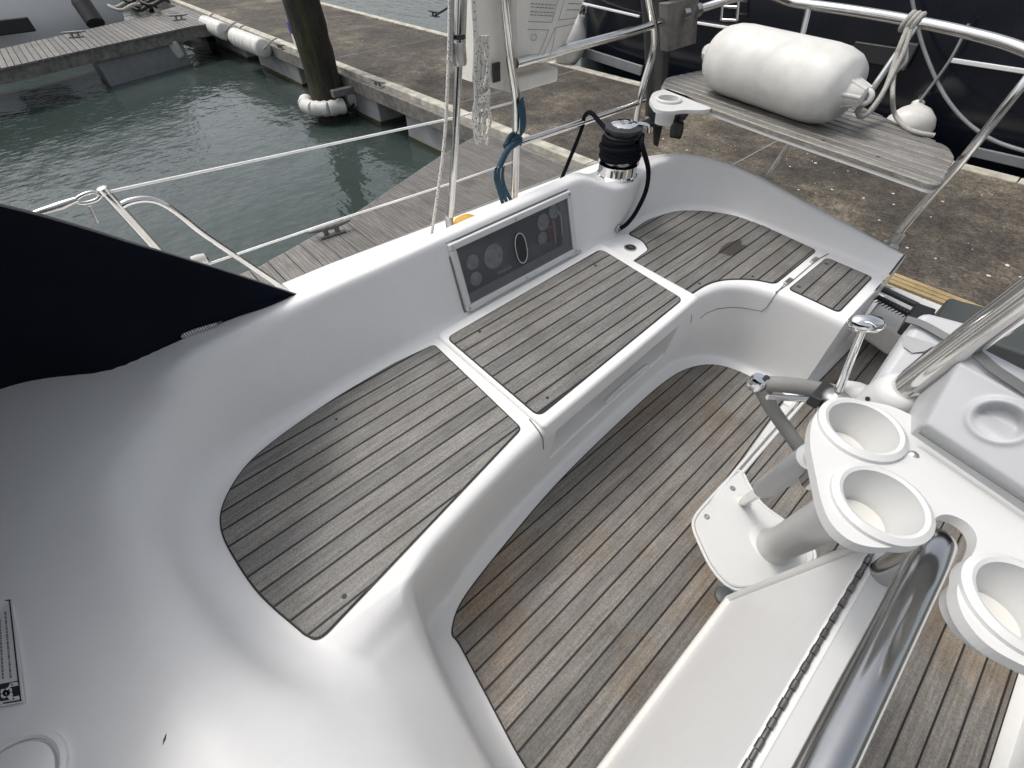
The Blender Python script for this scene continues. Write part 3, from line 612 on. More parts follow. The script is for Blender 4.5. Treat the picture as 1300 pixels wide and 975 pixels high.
s3 = rounded(pp([(797, 296), (822, 278), (860, 266), (905, 267), (950, 277), (1038, 317), (985, 360), (958, 354), (920, 354), (898, 360), (876, 374), (803, 331), (823, 316), (816, 305)], ZS), [.02, .05, .06, .08, .1, .025, .025, .05, .05, .05, .014, .014, .014, .02])
p3 = panel('seat_panel', s3, ZS, 'teak_aft', -0.600, 0.0493); p3['label'] = 'curved aft corner teak seat panel with damp spots'
for q in ((888, 360), (956, 351), (1050, 0)[0:2]):
    if q[1] > 10: screw(p3, *q, ZS)
s4 = rounded(pp([(1001, 366), (1050, 326), (1109, 351), (1066, 396)], ZS), 0.02)
p4 = panel('seat_panel', s4, ZS, 'teak_seat', -0.600 + .02, 0.0560); p4['label'] = 'small square teak seat panel at the walk-through'
screw(p4, 1049, 335, ZS, 0.008); screw(p4, 1014, 364, ZS, 0.008)
# groove of the aft locker lid in the white seat front
gz = lambda L, zs: [P(a, b_, z) for (a, b_), z in zip(L, zs)]
gp = gz([(1052, 322), (1035, 332), (1004, 358), (985, 371)], (SZ + .001,) * 4)
obj('lid_groove', MB().tube(spline(gp, 4), 0.0022, 6), 'strap_grey', boat)
for q in ((1033, 331), (1000, 358)):
    c = P(*q, SZ); obj('hinge', MB().box((c.x, c.y, SZ + 0.003), (0.016, 0.05, 0.010)), 'steel_dull', boat, bevel=0.003)
zf = 0.006
fl_ = rounded(pp([(571, 806), (579, 770), (612, 725), (700, 618), (780, 540), (835, 490), (868, 467), (905, 460), (940, 470), (1000, 502)], zf) + [(-.112, 1.15), (-.100, .93), (0.02, .775), (.36, .70), (.40, .03), (-.03, .03), (-.34, .072)], [.03, .06, .1, .2, .2, .1, .08, .08, .08, .01, .02, .08, .05, .01, .01, .05, .03])
p5 = panel('sole_panel', fl_, zf, 'teak_floor', 0.0370, 0.0357); p5['label'] = 'starboard teak sole panel, brownish and worn'
fr_ = rounded([(-.075, 1.14), (-.10, 1.66), (-.085, 2.27), (.71, 2.27), (.71, .06), (.46, .06), (.44, .70), (.14, .79), (.06, .95), (-.02, 1.08)], 0.015)
p6 = panel('sole_panel', fr_, zf, 'teak_floor', 0.392, 0.0355); p6['label'] = 'port and aft teak sole panel behind the helm'
# white rail of the sole hatch between the two panels
for dx in (0.0, 0.02):
    obj('sole_rail', MB().tube(spline([(-.108 + dx, 1.63, 0.006), (-.105 + dx, 1.15, 0.007), (-.092 + dx * 0.5, .95, 0.007)], 6), 0.0065, 8), 'white_plastic', boat, 60)
# drain / filler cap on the aft seat
c = P(800, 315, SZ); t = thing('deck_filler', 'round dark filler cap set in the white seat beside the winch', 'filler cap', (c.x, c.y, SZ))
obj('cap', MB().lathe([(0.026, -0.004), (0.026, 0.003), (0.022, 0.0045), (0, 0.004)], (c.x, c.y, SZ), seg=28), 'steel_dull', t, 40); obj('cap_face', MB().lathe([(0.0205, 0.0), (0.0205, 0.0056), (0, 0.0056)], (c.x, c.y, SZ), seg=28), 'black_plastic', t, 40)
obj('key_slot', MB().box((c.x, c.y, SZ + 0.006), (0.026, 0.004, 0.002)).box((c.x, c.y, SZ + 0.006), (0.004, 0.018, 0.002)), 'steel_dull', t)
# grab handle in the locker recess
t = thing('recess_handle', 'clear white grab handle lying in the recess under the locker lid', 'handle', (-.56, 1.1, .16))
obj('bar', MB().tube(spline([(-.552, .92, .165), (-.552, .95, .178), (-.556, 1.05, .18), (-.560, 1.15, .178), (-.560, 1.18, .165)], 5), 0.009, 8), 'white_plastic', t, 60)
# sticker: white warning label
zz = on_mould(8, 830).z + 0.004
def on_deck(px, py, dz=0.0): return P(px, py, zz + dz)
t = thing('warning_label', 'white warning sticker with black symbol on the moulding at left edge', 'sticker', on_deck(10, 830))
def flat(name, pts, mat, dz, par):
    q = [on_deck(a, b_, dz) for a, b_ in pts]; obj(name, MB().prism([(p.x, p.y) for p in q], zz + dz - 0.003 if dz < 0.0005 else zz + dz - 0.0005, zz + dz), mat, par)
flat('sheet', [(-50, 766), (15, 760), (30, 891), (-40, 905)], 'label_white', 0.0, t)
flat('border', [(11, 761), (12.6, 761), (27, 890), (25, 890)], 'ink', 0.0008, t); flat('border', [(-50, 766), (13, 761), (13, 762.4), (-50, 767.6)], 'ink', 0.0008, t); flat('border', [(-40, 900), (27, 890), (27, 888.5), (-40, 898)], 'ink', 0.0008, t)
flat('black_block', [(-40, 876), (22.5, 864), (25.4, 886), (-38, 897)], 'ink', 0.0008, t)
for q in ([(13, 867), (22, 865.5), (23, 870), (10, 873)], [(10, 886), (24, 883), (25, 887), (14, 890)], [(-1, 889), (4, 893), (-2, 895)]): flat('symbol_patch', q, 'label_white', 0.0014, t)
for cx, cy, r in ((4, 878, 3.6), (11, 876.5, 4.2), (4.5, 883, 3.6), (12, 882, 4.2), (7.5, 880, 4.5)): flat('skull_mark', [(cx + r * math.cos(q), cy + r * math.sin(q)) for q in [6.283 * i / 10 for i in range(10)]], 'label_white', 0.0015, t)
for cx, cy in ((5, 877), (11, 876), (5, 882.5), (11, 881.5), (15, 869), (17, 887)): flat('skull_eye', [(cx + 1.1 * math.cos(q), cy + 1.1 * math.sin(q)) for q in [6.283 * i / 8 for i in range(8)]], 'ink', 0.0022, t)
rs = random.Random(5)
for (x0, y0), (x1, y1) in (((3.6, 862), (-0.5, 786)), ((13.5, 861), (6.5, 776)), ((-9, 864), (-12, 790))):
    tt = 0.0
    while tt < 1:
        w = rs.uniform(0.012, 0.06); a = (x0 + (x1 - x0) * tt, y0 + (y1 - y0) * tt); b2 = (x0 + (x1 - x0) * min(1, tt + w), y0 + (y1 - y0) * min(1, tt + w))
        flat('print_word', [(a[0] - 1.1, a[1]), (a[0] + 1.1, a[1]), (b2[0] + 1.1, b2[1]), (b2[0] - 1.1, b2[1])], 'ink_grey', 0.0008, t); tt += w + 0.012
c = on_mould(209, 939); t = tag(obj('leaf_scrap', MB().prism([(c.x - .006, c.y + .004), (c.x - .001, c.y - .001), (c.x + .006, c.y - .004), (c.x + .001, c.y + .001)], c.z - 0.002, c.z + 0.0012), 'ink'), 'tiny dark scrap lying on the white moulding at bottom left', 'scrap')

# ------------------------------------------------------------------ engine panel in the coaming
t = thing('engine_panel', 'recessed engine instrument panel behind clear window in white coaming', 'instrument panel', (-1.07, 0.98, 0.40))
pu = Vector((0, 1, 0)); pv = Vector((-0.066, 0, 0.238)).normalized(); pn = pu.cross(pv)
if pn.x < 0: pn = -pn
po = Vector((-1.053, 0.70, 0.402))
def pq(u, v, n=0.0): return po + pu * u + pv * v + pn * n
def pbox(name, u0, u1, v0, v1, n0, n1, mat, par, bev=0.0):
    M = Matrix((pu, pv, pn)).transposed(); return obj(name, MB().box(pq((u0 + u1) / 2, (v0 + v1) / 2, (n0 + n1) / 2), (u1 - u0, v1 - v0, n1 - n0), M), mat, par, bevel=bev)
W_, H_ = 0.568, 0.243
fo_ = obj('frame', MB(), 'grey_plastic', t)
bpy.data.objects.remove(fo_)
fr = MB(); M = Matrix((pu, pv, pn)).transposed(); k = 0.022
for u0, u1, v0, v1 in ((0, W_, 0, k), (0, W_, H_ - k, H_), (0, k, k, H_ - k), (W_ - k, W_, k, H_ - k)): fr.box(pq((u0 + u1) / 2, (v0 + v1) / 2, 0.008), (u1 - u0, v1 - v0, 0.018), M)
obj('frame', fr, 'white_plastic', t, bevel=0.004)
pbox('frame_seal', -0.006, W_ + 0.006, -0.006, H_ + 0.006, -0.006, 0.001, 'strap_grey', t)
pbox('face', k + 0.012, W_ - k - 0.045, k + 0.034, H_ - k, 0.001, 0.003, 'panel_face', t); pbox('recess_floor', k, W_ - k, k, k + 0.033, 0.001, 0.005, 'recess_grey', t); pbox('recess_side', W_ - k - 0.044, W_ - k, k + 0.033, H_ - k, 0.001, 0.005, 'recess_grey', t)
def disc(name, u, v, r, n, mat, par, sv=1.0, h=0.004):
    vs = [pq(u + r * math.cos(q), v + r * sv * math.sin(q), n) for q in [6.2832 * i / 28 for i in range(28)]]; ws = [p + pn * h for p in vs]
    return obj(name, MB().add(vs + ws, [tuple(range(28, 56))] + [(i, (i + 1) % 28, 28 + (i + 1) % 28, 28 + i) for i in range(28)]), mat, par)
for u, v, r in ((.075, .155, .026), (.072, .095, .025), (.165, .140, .042), (.415, .175, .030), (.40, .12, .024), (.475, .195, .026)):
    g_ = disc('gauge', u, v, r, 0.003, 'gauge_face', t); ring = [pq(u + r * 1.05 * math.cos(q), v + r * 1.05 * math.sin(q), 0.0065) for q in [6.2832 * i / 24 for i in range(24)]]
    b2 = obj('bezel', MB().tube(ring, 0.002, 6, closed=True), 'dark_grey', t, 60); b3 = obj('needle', MB().tube([pq(u, v, 0.0075), pq(u - r * .6, v + r * .4, 0.0075)], 0.0009, 5), 'label_white', t)
ov = [pq(.285 + .026 * math.cos(q), .125 + .055 * math.copysign(abs(math.sin(q)) ** 0.8, math.sin(q)), .0135) for q in [6.2832 * i / 32 for i in range(32)]]
obj('key_port', MB().add(ov + [p + pn * 0.003 for p in ov], [tuple(range(32, 64))] + [(i, (i + 1) % 32, 32 + (i + 1) % 32, 32 + i) for i in range(32)]), 'ink', t); obj('port_ring', MB().tube([p + pn * 0.003 for p in ov], 0.0016, 6, closed=True), 'label_white', t, 60)
pbox('stop_tag', .432, .440, .088, .150, .004, .008, 'orange', t, 0.001); pbox('stop_tag', .441, .452, .088, .098, .004, .008, 'orange', t, 0.001); pbox('stop_tag', .466, .479, .100, .165, .004, .008, 'orange', t, 0.001); pbox('stop_tag', .441, .452, .140, .150, .004, .008, 'orange', t, 0.001); pbox('black_strip', .480, .500, .075, .17, .004, .007, 'ink', t)
obj('cord', MB().tube(spline([pq(.492, .19, .01), pq(.505, .16, .01), pq(.50, .10, .01)], 6), 0.0018, 6), 'label_white', t); obj('cord', MB().tube([pq(.462, .165, .01), pq(.462, .078, .01)], 0.0013, 6), 'label_white', t)
pbox('window', k - 0.003, W_ - k + 0.003, k - 0.003, H_ - k + 0.003, 0.010, 0.013, 'acrylic', t)
for u in (0.011, W_ / 2, W_ - 0.011):
    for v in (0.011, H_ - 0.011):
        g_ = disc('screw', u, v, 0.005, 0.017, 'steel_dull', t, h=0.0015)
def lettering(name, text, size, mat, par, origin, ux, uy, label=None):
    cu = bpy.data.curves.new(name, 'FONT'); cu.body = text; cu.size = size; cu.extrude = 0.0003
    tmp = bpy.data.objects.new(name, cu); COL.objects.link(tmp); dg = bpy.context.evaluated_depsgraph_get(); me = bpy.data.meshes.new_from_object(tmp.evaluated_get(dg)); bpy.data.objects.remove(tmp)
    ux = ux.normalized(); uy = uy.normalized(); uz = ux.cross(uy)
    mt_ = Matrix((ux, uy, uz)).transposed().to_4x4(); mt_.translation = origin; me.transform(mt_); me.materials.clear(); me.materials.append(MATS[mat])
    o_ = bpy.data.objects.new(name, me); COL.objects.link(o_); attach(o_, par); return o_
lettering('lettering', 'YANMAR', 0.017, 'label_white', t, pq(.165, .068, .0042), pu, pv); lettering('lettering', '88', 0.012, 'label_white', t, pq(.395, .112, .0085), pu, pv)

# ------------------------------------------------------------------ winch
wx, wy, wz = -1.118, 1.562, 0.612
t = thing('sheet_winch', 'chrome self-tailing winch wound with navy rope on the coaming', 'winch', (wx, wy, wz))
K_ = 1.24
def wl_(L): return [(a_ * K_, h_ * 1.06) for a_, h_ in L]
obj('base', MB().lathe(wl_([(0.064, -0.02), (0.066, 0.0), (0.066, 0.004), (0.062, 0.008), (0.062, 0.042), (0.066, 0.046), (0.05, 0.048)]), (wx, wy, wz), seg=40), 'chrome', t, 35)
for a in (-1.2, -0.95, -0.7): obj('base_mark', MB().box((wx + 0.0625 * K_ * math.cos(a), wy + 0.0625 * K_ * math.sin(a), wz + 0.026), (0.002, 0.010, 0.026), Matrix.Rotation(a, 3, 'Z')), 'dark_grey', t)
obj('drum', MB().lathe(wl_([(0.05, 0.04), (0.045, 0.06), (0.043, 0.13), (0.05, 0.14)]), (wx, wy, wz), seg=32), 'steel', t, 40)
obj('jaw', MB().lathe(wl_([(0.046, .135), (0.056, .138), (0.058, .146), (0.05, .150), (0.05, .155), (0.058, .159), (0.057, .168), (0.048, .172), (0.036, .173)]), (wx, wy, wz), seg=40), 'black_plastic', t, 40)
obj('top_cap', MB().lathe(wl_([(0.040, .170), (0.040, .178), (0.030, .183), (0.016, .184), (0.015, .176), (0, .176)]), (wx, wy, wz), seg=32), 'chrome', t, 40)
obj('feeder_arm', MB().tube(spline([(wx + .035, wy + .035, wz + .188), (wx + .062, wy + .062, wz + .182), (wx + .068, wy + .068, wz + .158)], 5), 0.007, 8), 'chrome', t, 60)
t = thing('winch_rope', 'navy rope wrapped round the winch with tail down to the seat', 'rope', (wx, wy, wz))
for j, (r0, z0, z1, nt_) in enumerate(((0.068, .060, .142, 7), (0.073, .066, .128, 5))):
    turns = []
    for i in range(nt_ * 28):
        q = 2 * math.pi * i / 28; lay = i / 28 / nt_; rr = r0 + 0.003 * math.sin(q * 0.31 + 1) + (0.003 if int(i / 28) % 2 else 0); turns.append(Vector((wx + rr * math.cos(q), wy + rr * math.sin(q), wz + z0 + (z1 - z0) * lay + 0.004 * math.sin(q * 1.3 + j))))
    obj('wraps', MB().tube(turns, 0.0085, 8), 'navy_rope', t, 60)
tail = [Vector((wx + .055, wy + .05, wz + .15)), PX(815, 184, -1.02), PX(823, 215, -1.0), PX(820, 242, -1.0), PX(808, 268, -1.005), PX(797, 283, -1.02), PX(788, 290, -1.03)]
obj('tail', MB().tube(spline(tail, 7), 0.0095, 8), 'navy_rope', t, 60)
lead = [Vector((wx - 0.02, wy - 0.06, wz + .165)), PX(762, 156, -1.25), PX(750, 143, -1.38), PX(742, 148, -1.44), PX(738, 165, -1.44), PX(722, 205, -1.40), PX(713, 228, -1.36), PX(705, 262, -1.33)]
obj('lead', MB().tube(spline(lead, 7), 0.009, 8), 'navy_rope', t, 60)
c = PX(786, 290, -1.035); t = thing('rope_fairlead', 'small steel fairlead on the seat back where the winch rope ends', 'fairlead', c); obj('eye', MB().tube([c + Vector((0, .014 * math.cos(q), .014 * math.sin(q))) for q in [6.2832 * i / 14 for i in range(14)]], 0.005, 7, closed=True), 'steel_dull', t, 60)

# ------------------------------------------------------------------ rails, stanchions, wires
def R3(pts, sub=8): return spline(pts, sub)
RX = -1.45
t = thing('pushpit_rail', 'stainless steel pushpit rail round the starboard quarter and stern', 'guard rail', (RX, 1.30, .345))
up1 = [Vector((RX - 0.01, 1.29, .33)), Vector((RX, 1.295, .55)), PX(655, 180, RX), Vector((RX, 1.305, .86)), PX(648, 75, RX), PX(640, 0, RX), PX(630, -120, RX)]
obj('upright', MB().tube(R3(up1), 0.0165, 14), 'steel', t, 60)
u2 = [Vector((RX + .02, 2.12, .33)), PX(806, 160, RX), PX(812, 125, RX), PX(828, 70, RX), PX(831, 40, RX), PX(824, 0, RX), PX(812, -60, RX)]
obj('upright', MB().tube(R3(u2), 0.0165, 14), 'steel', t, 60)
obj('top_rail', MB().tube(R3([PX(655, 80, RX), PX(735, 58, RX), PX(815, 36, RX), PX(880, 14, RX), PY(960, -8, 2.55), PY(1010, 3, 2.45), PY(1085, 14, 2.4), PY(1160, 27, 2.4), PY(1230, 42, 2.37), PY(1300, 63, 2.34), PY(1400, 112, 2.25)]), 0.0165, 14), 'steel', t, 60)
obj('lower_rail', MB().tube(R3([PX(660, 181, RX), PX(740, 155, RX), PX(818, 128, RX)]), 0.0135, 12), 'steel', t, 60)
obj('upright', MB().tube(R3([Vector((-.165, 2.15, .36)), PY(1140, 298, 2.13), PY(1220, 205, 2.12), PY(1300, 105, 2.14), PY(1345, 50, 2.2)]), 0.0145, 14), 'steel', t, 60)
b0 = PY(1136, 304, 2.13); obj('foot', MB().lathe([(0.030, -0.02), (0.030, 0.004), (0.019, 0.012), (0.018, 0.05), (0.0148, 0.052)], (b0.x, b0.y, b0.z - 0.02), (PY(1220, 205, 2.12) - b0), 20), 'steel_dull', t, 50)
obj('upright', MB().tube([PY(1163, 33, 2.395), PY(1068, 170, 2.28)], 0.012, 12), 'steel', t, 60)
obj('upright', MB().tube([PY(1027, 10, 2.43), PY(1020, 40, 2.42), PY(1010, 70, 2.40)], 0.012, 12), 'steel', t, 60)
obj('seat_strut', MB().tube([PY(1003, 180, 2.28), PY(975, 222, 2.24)], 0.010, 10), 'steel_dull', t, 60)
# slender staff: rope-lashed pole on the coaming
t = thing('coaming_pole', 'upright stainless pole with clamp, left of the thick pushpit upright', 'pole', PX(572, 285, -1.40)); QX = -1.42
obj('lower_tube', MB().tube([PX(571, 288, QX), PX(578, 180, QX), PX(583, 66, QX)], 0.013, 14), 'steel', t, 60)
obj('upper_tube', MB().tube([PX(584, 68, QX), PX(586, 0, QX), PX(590, -140, QX)], 0.0175, 14), 'steel', t, 60); obj('twin_tube', MB().tube([PX(572, 70, QX + .0), PX(573, 0, QX), PX(575, -140, QX)], 0.010, 12), 'steel_dull', t, 60)
a = PX(583, 68, QX); obj('clamp', MB().lathe([(0.021, -0.03), (0.023, -0.02), (0.023, 0.02), (0.021, 0.03)], a, (0, 0, 1), 18), 'steel_dull', t, 50)
a = PX(583, 46, QX); obj('clamp', MB().lathe([(0.020, -0.006), (0.020, 0.006)], a, (0, 0, 1), 18), 'black_plastic', t, 50)
a = PX(571, 285, QX); obj('foot', MB().lathe([(0.022, -0.20), (0.022, -0.03), (0.016, -0.02), (0.015, 0.03)], a, (0, 0, 1), 18), 'steel_dull', t, 50)
c = PX(586, 284, -1.40); t = tag(obj('yellow_cap', MB().lathe([(0.0, 0.03), (0.03, 0.028), (0.055, 0.012), (0.06, 0), (0.06, -0.20)], (c.x, c.y + 0.03, c.z - 0.012), seg=24), 'yellow_plastic', None, 50), 'yellow plastic cap behind the coaming at the foot of the pole', 'cap')
t = thing('halyard', 'thin black flecked white line running down beside the upright pole', 'rope', PX(548, 300, -1.42)); obj('line', MB().tube(R3([PX(570, -120, -1.42), PX(571, 0, -1.42), PX(569, 90, -1.42), PX(563, 190, -1.42), PX(548, 297, -1.42)]), 0.0058, 8), 'fleck_rope', t, 60)
t = thing('rope_coil', 'hank of black flecked white rope hanging beside the thick pushpit upright', 'rope', PX(615, 180, -1.40)); HX = -1.39
for k in range(4):
    w = 4 + 3 * (k % 3); x0 = 611 + 4.2 * (k - 1.5); 
    lp = [PX(x0 + 2, 45, HX), PX(x0 - w * .5, 90, HX - .004 * k), PX(x0 - 1, 125, HX), PX(x0 - w, 150 + 3 * k, HX + .006 * k), PX(x0 + 1, 182 - 3 * (k % 3), HX), PX(x0 + w, 150, HX - .006 * k), PX(x0 + 2, 120, HX), PX(x0 + w * .6, 85, HX), PX(x0 + 2, 45, HX)]
    obj('loop', MB().tube(R3(lp, 6), 0.0052, 8), 'fleck_rope', t, 60)
for k in range(3):
    c = PX(613, 118 + 3 * k, HX); obj('binding', MB().tube([c + Vector((.022 * math.sin(q), .022 * math.cos(q), .006 * math.cos(q))) for q in [6.2832 * i / 14 for i in range(14)]], 0.0062, 7, closed=True), 'fleck_rope', t, 60)
obj('tail', MB().tube(R3([PX(600, -60, HX), PX(602, 20, HX), PX(608, 60, HX)]), 0.0062, 8), 'fleck_rope', t, 60)
# white printed bag on the rail
t = thing('rescue_bag', 'white canvas bag printed with instruction panels hung on the pushpit rail', 'bag', PX(660, 75, -1.43)); BX = -1.47
bl = [(662, -90), (742, -70), (736, 0), (724, 40), (706, 74), (655, 80)]
fpts = [PX(a, b_, BX) for a, b_ in bl]; bk = [p + Vector((-0.13, 0.01, 0.0)) for p in fpts]; n = len(bl)
mid = [PX(660 + 10, -60, BX) , ]
rowsb = []
for k in range(9):
    s = k / 8; v_ = []
    for i in range(9):
        q = i / 8; L_ = PX(655 + 2 * (1 - s), 80 - 170 * s, BX); R_ = PX(705 + 38 * min(1, s * 1.9) ** 0.8, 75 - 150 * s, BX); p = L_.lerp(R_, q); bul = 0.045 * math.sin(math.pi * q) ** 0.6 * (0.5 + 0.5 * math.sin(math.pi * (s * .8 + .12))); v_.append(p + Vector((bul, 0, 0)))
    rowsb.append(v_)
bagf = MB().grid(rowsb); bagf.grid([[p + Vector((-0.16 - 2 * (p.x - BX), 0, 0)) for p in r] for r in rowsb])
edge = rowsb[0] + [r[-1] for r in rowsb[1:]] + rowsb[-1][::-1][1:] + [r[0] for r in rowsb[::-1][1:]]
bagf.grid([edge, [p + Vector((-0.16 - 2 * (p.x - BX), 0, 0)) for p in edge]])
bag = obj('cover', bagf, 'canvas_white', t, 70)
def bag_pt(q, s):
    i = min(7, int(q * 8)); j = min(7, int(s * 8)); fu = q * 8 - i; fv = s * 8 - j
    a = rowsb[j][i].lerp(rowsb[j][i + 1], fu); b_ = rowsb[j + 1][i].lerp(rowsb[j + 1][i + 1], fu); return a.lerp(b_, fv) + Vector((0.004, 0, 0))
def print_line(a, b_, r=0.0009, nm='print_line'):
    obj(nm, MB().tube([bag_pt(a[0] + (b_[0] - a[0]) * k / 6, a[1] + (b_[1] - a[1]) * k / 6) for k in range(7)], r, 4), 'ink_grey', t)
for a, b_ in (((.10, .32), (.42, .32)), ((.42, .32), (.46, .62)), ((.10, .26), (.40, .26)), ((.40, .26), (.33, .06)), ((.52, .34), (.94, .36)), ((.52, .34), (.55, .62)), ((.50, .28), (.92, .31)), ((.50, .28), (.42, .06)), ((.60, .05), (.5, .28))): print_line(a, b_)
rs = random.Random(9)
for s0 in (.37, .395, .43, .455, .52, .545):
    q = .12
    while q < .42:
        w = rs.uniform(.012, .05); print_line((q, s0), (min(.43, q + w), s0), 0.0013, 'print_word'); q += w + .012
for s0 in (.42, .47, .52):
    q = .62
    while q < .86:
        w = rs.uniform(.012, .05); print_line((q, s0), (q + w, s0 + .004), 0.0013, 'print_word'); q += w + .012
obj('print_emblem', MB().tube([bag_pt(.19 + .045 * math.cos(q), .20 + .025 * math.sin(q)) for q in [6.2832 * i / 6 for i in range(6)]], 0.0009, 4, closed=True), 'ink_grey', t)
t = thing('horseshoe_cover', 'white folded canvas cover hanging behind the rope hank', 'cover', PX(620, 100, -1.52))
rowsb2 = []
for k in range(8):
    s = k / 7; L_ = PX(599 + 2 * s, 104 - 170 * s, -1.53); R_ = PX(650, 118 - 190 * s, -1.53); rowsb2.append([L_.lerp(R_, i / 7) + Vector((0.03 * math.sin(math.pi * i / 7) + 0.008 * math.sin(i * 2.3 + k), 0, 0)) for i in range(8)])
cov = MB().grid(rowsb2); cov.grid([[p + Vector((-0.10, 0, 0)) for p in r] for r in rowsb2]); edge = rowsb2[0] + [r[-1] for r in rowsb2[1:]] + rowsb2[-1][::-1][1:] + [r[0] for r in rowsb2[::-1][1:]]; cov.grid([edge, [p + Vector((-0.10, 0, 0)) for p in edge]])
obj('canvas', cov, 'canvas_white', t, 70); a = PX(630, 92, -1.49); obj('strap', MB().box(a, (0.01, 0.035, 0.06)), 'black_plastic', t, bevel=0.003)
a = PX(648, 108, -1.51); b_ = PX(702, 84, -1.51); c = (a + b_) / 2; obj('lower_flap', MB().box((c.x, c.y, c.z - .01), (0.07, (b_ - a).length, 0.05)), 'canvas_white', t, bevel=0.012)
# blue webbing strap
t = thing('webbing_strap', 'blue webbing strap tied round the thick pushpit upright', 'strap', PX(655, 190, -1.44))
def ribbon(path, w, ax, mat, name, th=0.0016):
    path = R3(path, 6); ax = Vector(ax).normalized(); mbx = MB(); nrm = [((path[min(i + 1, len(path) - 1)] - path[max(i - 1, 0)]).cross(ax)).normalized() for i in range(len(path))]
    mbx.grid([[p - ax * w / 2 + n_ * th, p + ax * w / 2 + n_ * th, p + ax * w / 2 - n_ * th, p - ax * w / 2 - n_ * th, p - ax * w / 2 + n_ * th] for p, n_ in zip(path, nrm)]); return obj(name, mbx, mat, t, 50)
ribbon([PX(660, 128, -1.42), PX(664, 150, -1.41), PX(662, 172, -1.41), PX(648, 182, -1.415), PX(636, 205, -1.42), PX(630, 214, -1.42)], 0.036, (0, .8, .6), 'blue_strap', 'band')
for dx in (0, 5, -4): ribbon([PX(634 + dx, 212, -1.42), PX(633 + dx, 226, -1.41), PX(638 + dx, 244, -1.41), PX(646 + dx * 1.6, 262, -1.41)], 0.016, (0, .9, .3), 'blue_strap', 'strap_tail')
obj('knot', MB().tube(R3([PX(634, 212, -1.40), PX(645, 190, -1.40), PX(660, 178, -1.42), PX(650, 172, -1.45), PX(642, 186, -1.42)], 6), 0.012, 8), 'blue_strap', t, 60)
# guard wires, gate stanchion
WXX = -1.65
t = thing('guard_wire', 'white coated upper guard wire over the finger pontoon', 'wire', PX(350, 198, WXX)); obj('wire', MB().tube([PX(136, 244, WXX), PX(350, 198, WXX), PX(575, 150, WXX + .13), PX(650, 130, -1.46)], 0.0042, 8), 'wire_white', t, 60)
t = thing('guard_wire', 'white coated lower guard wire over the finger pontoon', 'wire', PX(420, 282, WXX)); obj('wire', MB().tube([PX(262, 336, WXX), PX(420, 282, WXX), PX(575, 232, WXX + .13), PX(650, 206, -1.46)], 0.0042, 8), 'wire_white', t, 60)
t = thing('gate_stanchion', 'stainless gate stanchion with a bent bracing leg beside the spray hood', 'stanchion', PX(340, 352, WXX))
top = PX(130, 240, WXX); foot = Vector((WXX - 0.02, 0.03, .345))
obj('post', MB().tube([top, PX(195, 312, WXX), foot], 0.0125, 14), 'steel', t, 60); obj('cap', MB().lathe([(0.0135, -0.012), (0.0135, 0.003), (0.009, 0.006), (0, 0.006)], top, (top - foot), 16), 'steel', t, 50)
obj('brace', MB().tube(R3([PX(153, 262, WXX), PX(165, 256, WXX), PX(185, 253, WXX), PX(205, 258, WXX), PX(228, 273, WXX), PX(262, 300, WXX), PX(340, 352, WXX), PX(365, 370, WXX)], 6), 0.010, 12), 'steel', t, 60)
t = thing('wire_shackle', 'shackle and pelican hook joining guard wire to the stanchion', 'shackle', PX(105, 250, WXX))
obj('fork', MB().tube(R3([PX(128, 248, WXX), PX(118, 244, WXX), PX(104, 248, WXX), PX(96, 255, WXX), PX(106, 258, WXX), PX(122, 254, WXX), PX(128, 248, WXX)], 5), 0.005, 8), 'steel', t, 60)
obj('body', MB().tube([PX(98, 253, WXX), PX(78, 261, WXX), PX(55, 268, WXX), PX(40, 272, WXX)], [0.007, 0.011, 0.009, 0.006], 10), 'steel_dull', t, 60); obj('wire', MB().tube([PX(45, 270, WXX), PX(-160, 330, WXX)], 0.0042, 8), 'wire_white', t, 60); obj('tail', MB().tube([PX(114, 262, WXX), PX(124, 283, WXX)], 0.004, 7), 'steel_dull', t, 60)
c = PX(253, 330, WXX); t = thing('wire_roller', 'small white roller end on the lower guard wire by the hood', 'roller', c); obj('roller', MB().lathe([(0.008, -.022), (0.016, -.02), (0.018, 0), (0.016, .02), (0.008, .022)], c, (0, 1, -.1), 16), 'fender_grey', t, 50); obj('bolt', MB().lathe([(0.006, .0), (0.006, .026)], c, (0.2, 1, -.1), 10), 'ink', t, 50)

# ------------------------------------------------------------------ spray hood
t = thing('spray_hood', 'dark navy canvas spray hood whose side panel fills the left edge', 'spray hood', (-1.17, 0.0, .66))
arch = spline([(-1.163, .222, .655), PX(290, 345.5, -1.155), PX(190, 315, -1.13), PX(0, 260, -1.05), Vector((-.97, -.32, 1.22)), Vector((-.67, -.62, 1.38)), Vector((0.1, -.78, 1.43)), Vector((.87, -.62, 1.38)), Vector((1.17, -.32, 1.22)), Vector((1.3, 0, .9)), Vector((1.36, .222, .66))], 10)
base = spline([(-1.165, .218, .650), P(290, 405, .662) - Vector((0, 0, .02)), P(150, 457, .664) - Vector((0, 0, .03)), P(-10, 489, .66) - Vector((0, 0, .03)), Vector((-1.31, -.85, .66)), Vector((-.9, -1.35, .70)), Vector((0.1, -1.35, .76)), Vector((1.0, -1.25, .70)), Vector((1.36, -.85, .66)), Vector((1.38, -.3, .66)), Vector((1.37, .218, .65))], 10)
rowsh = []
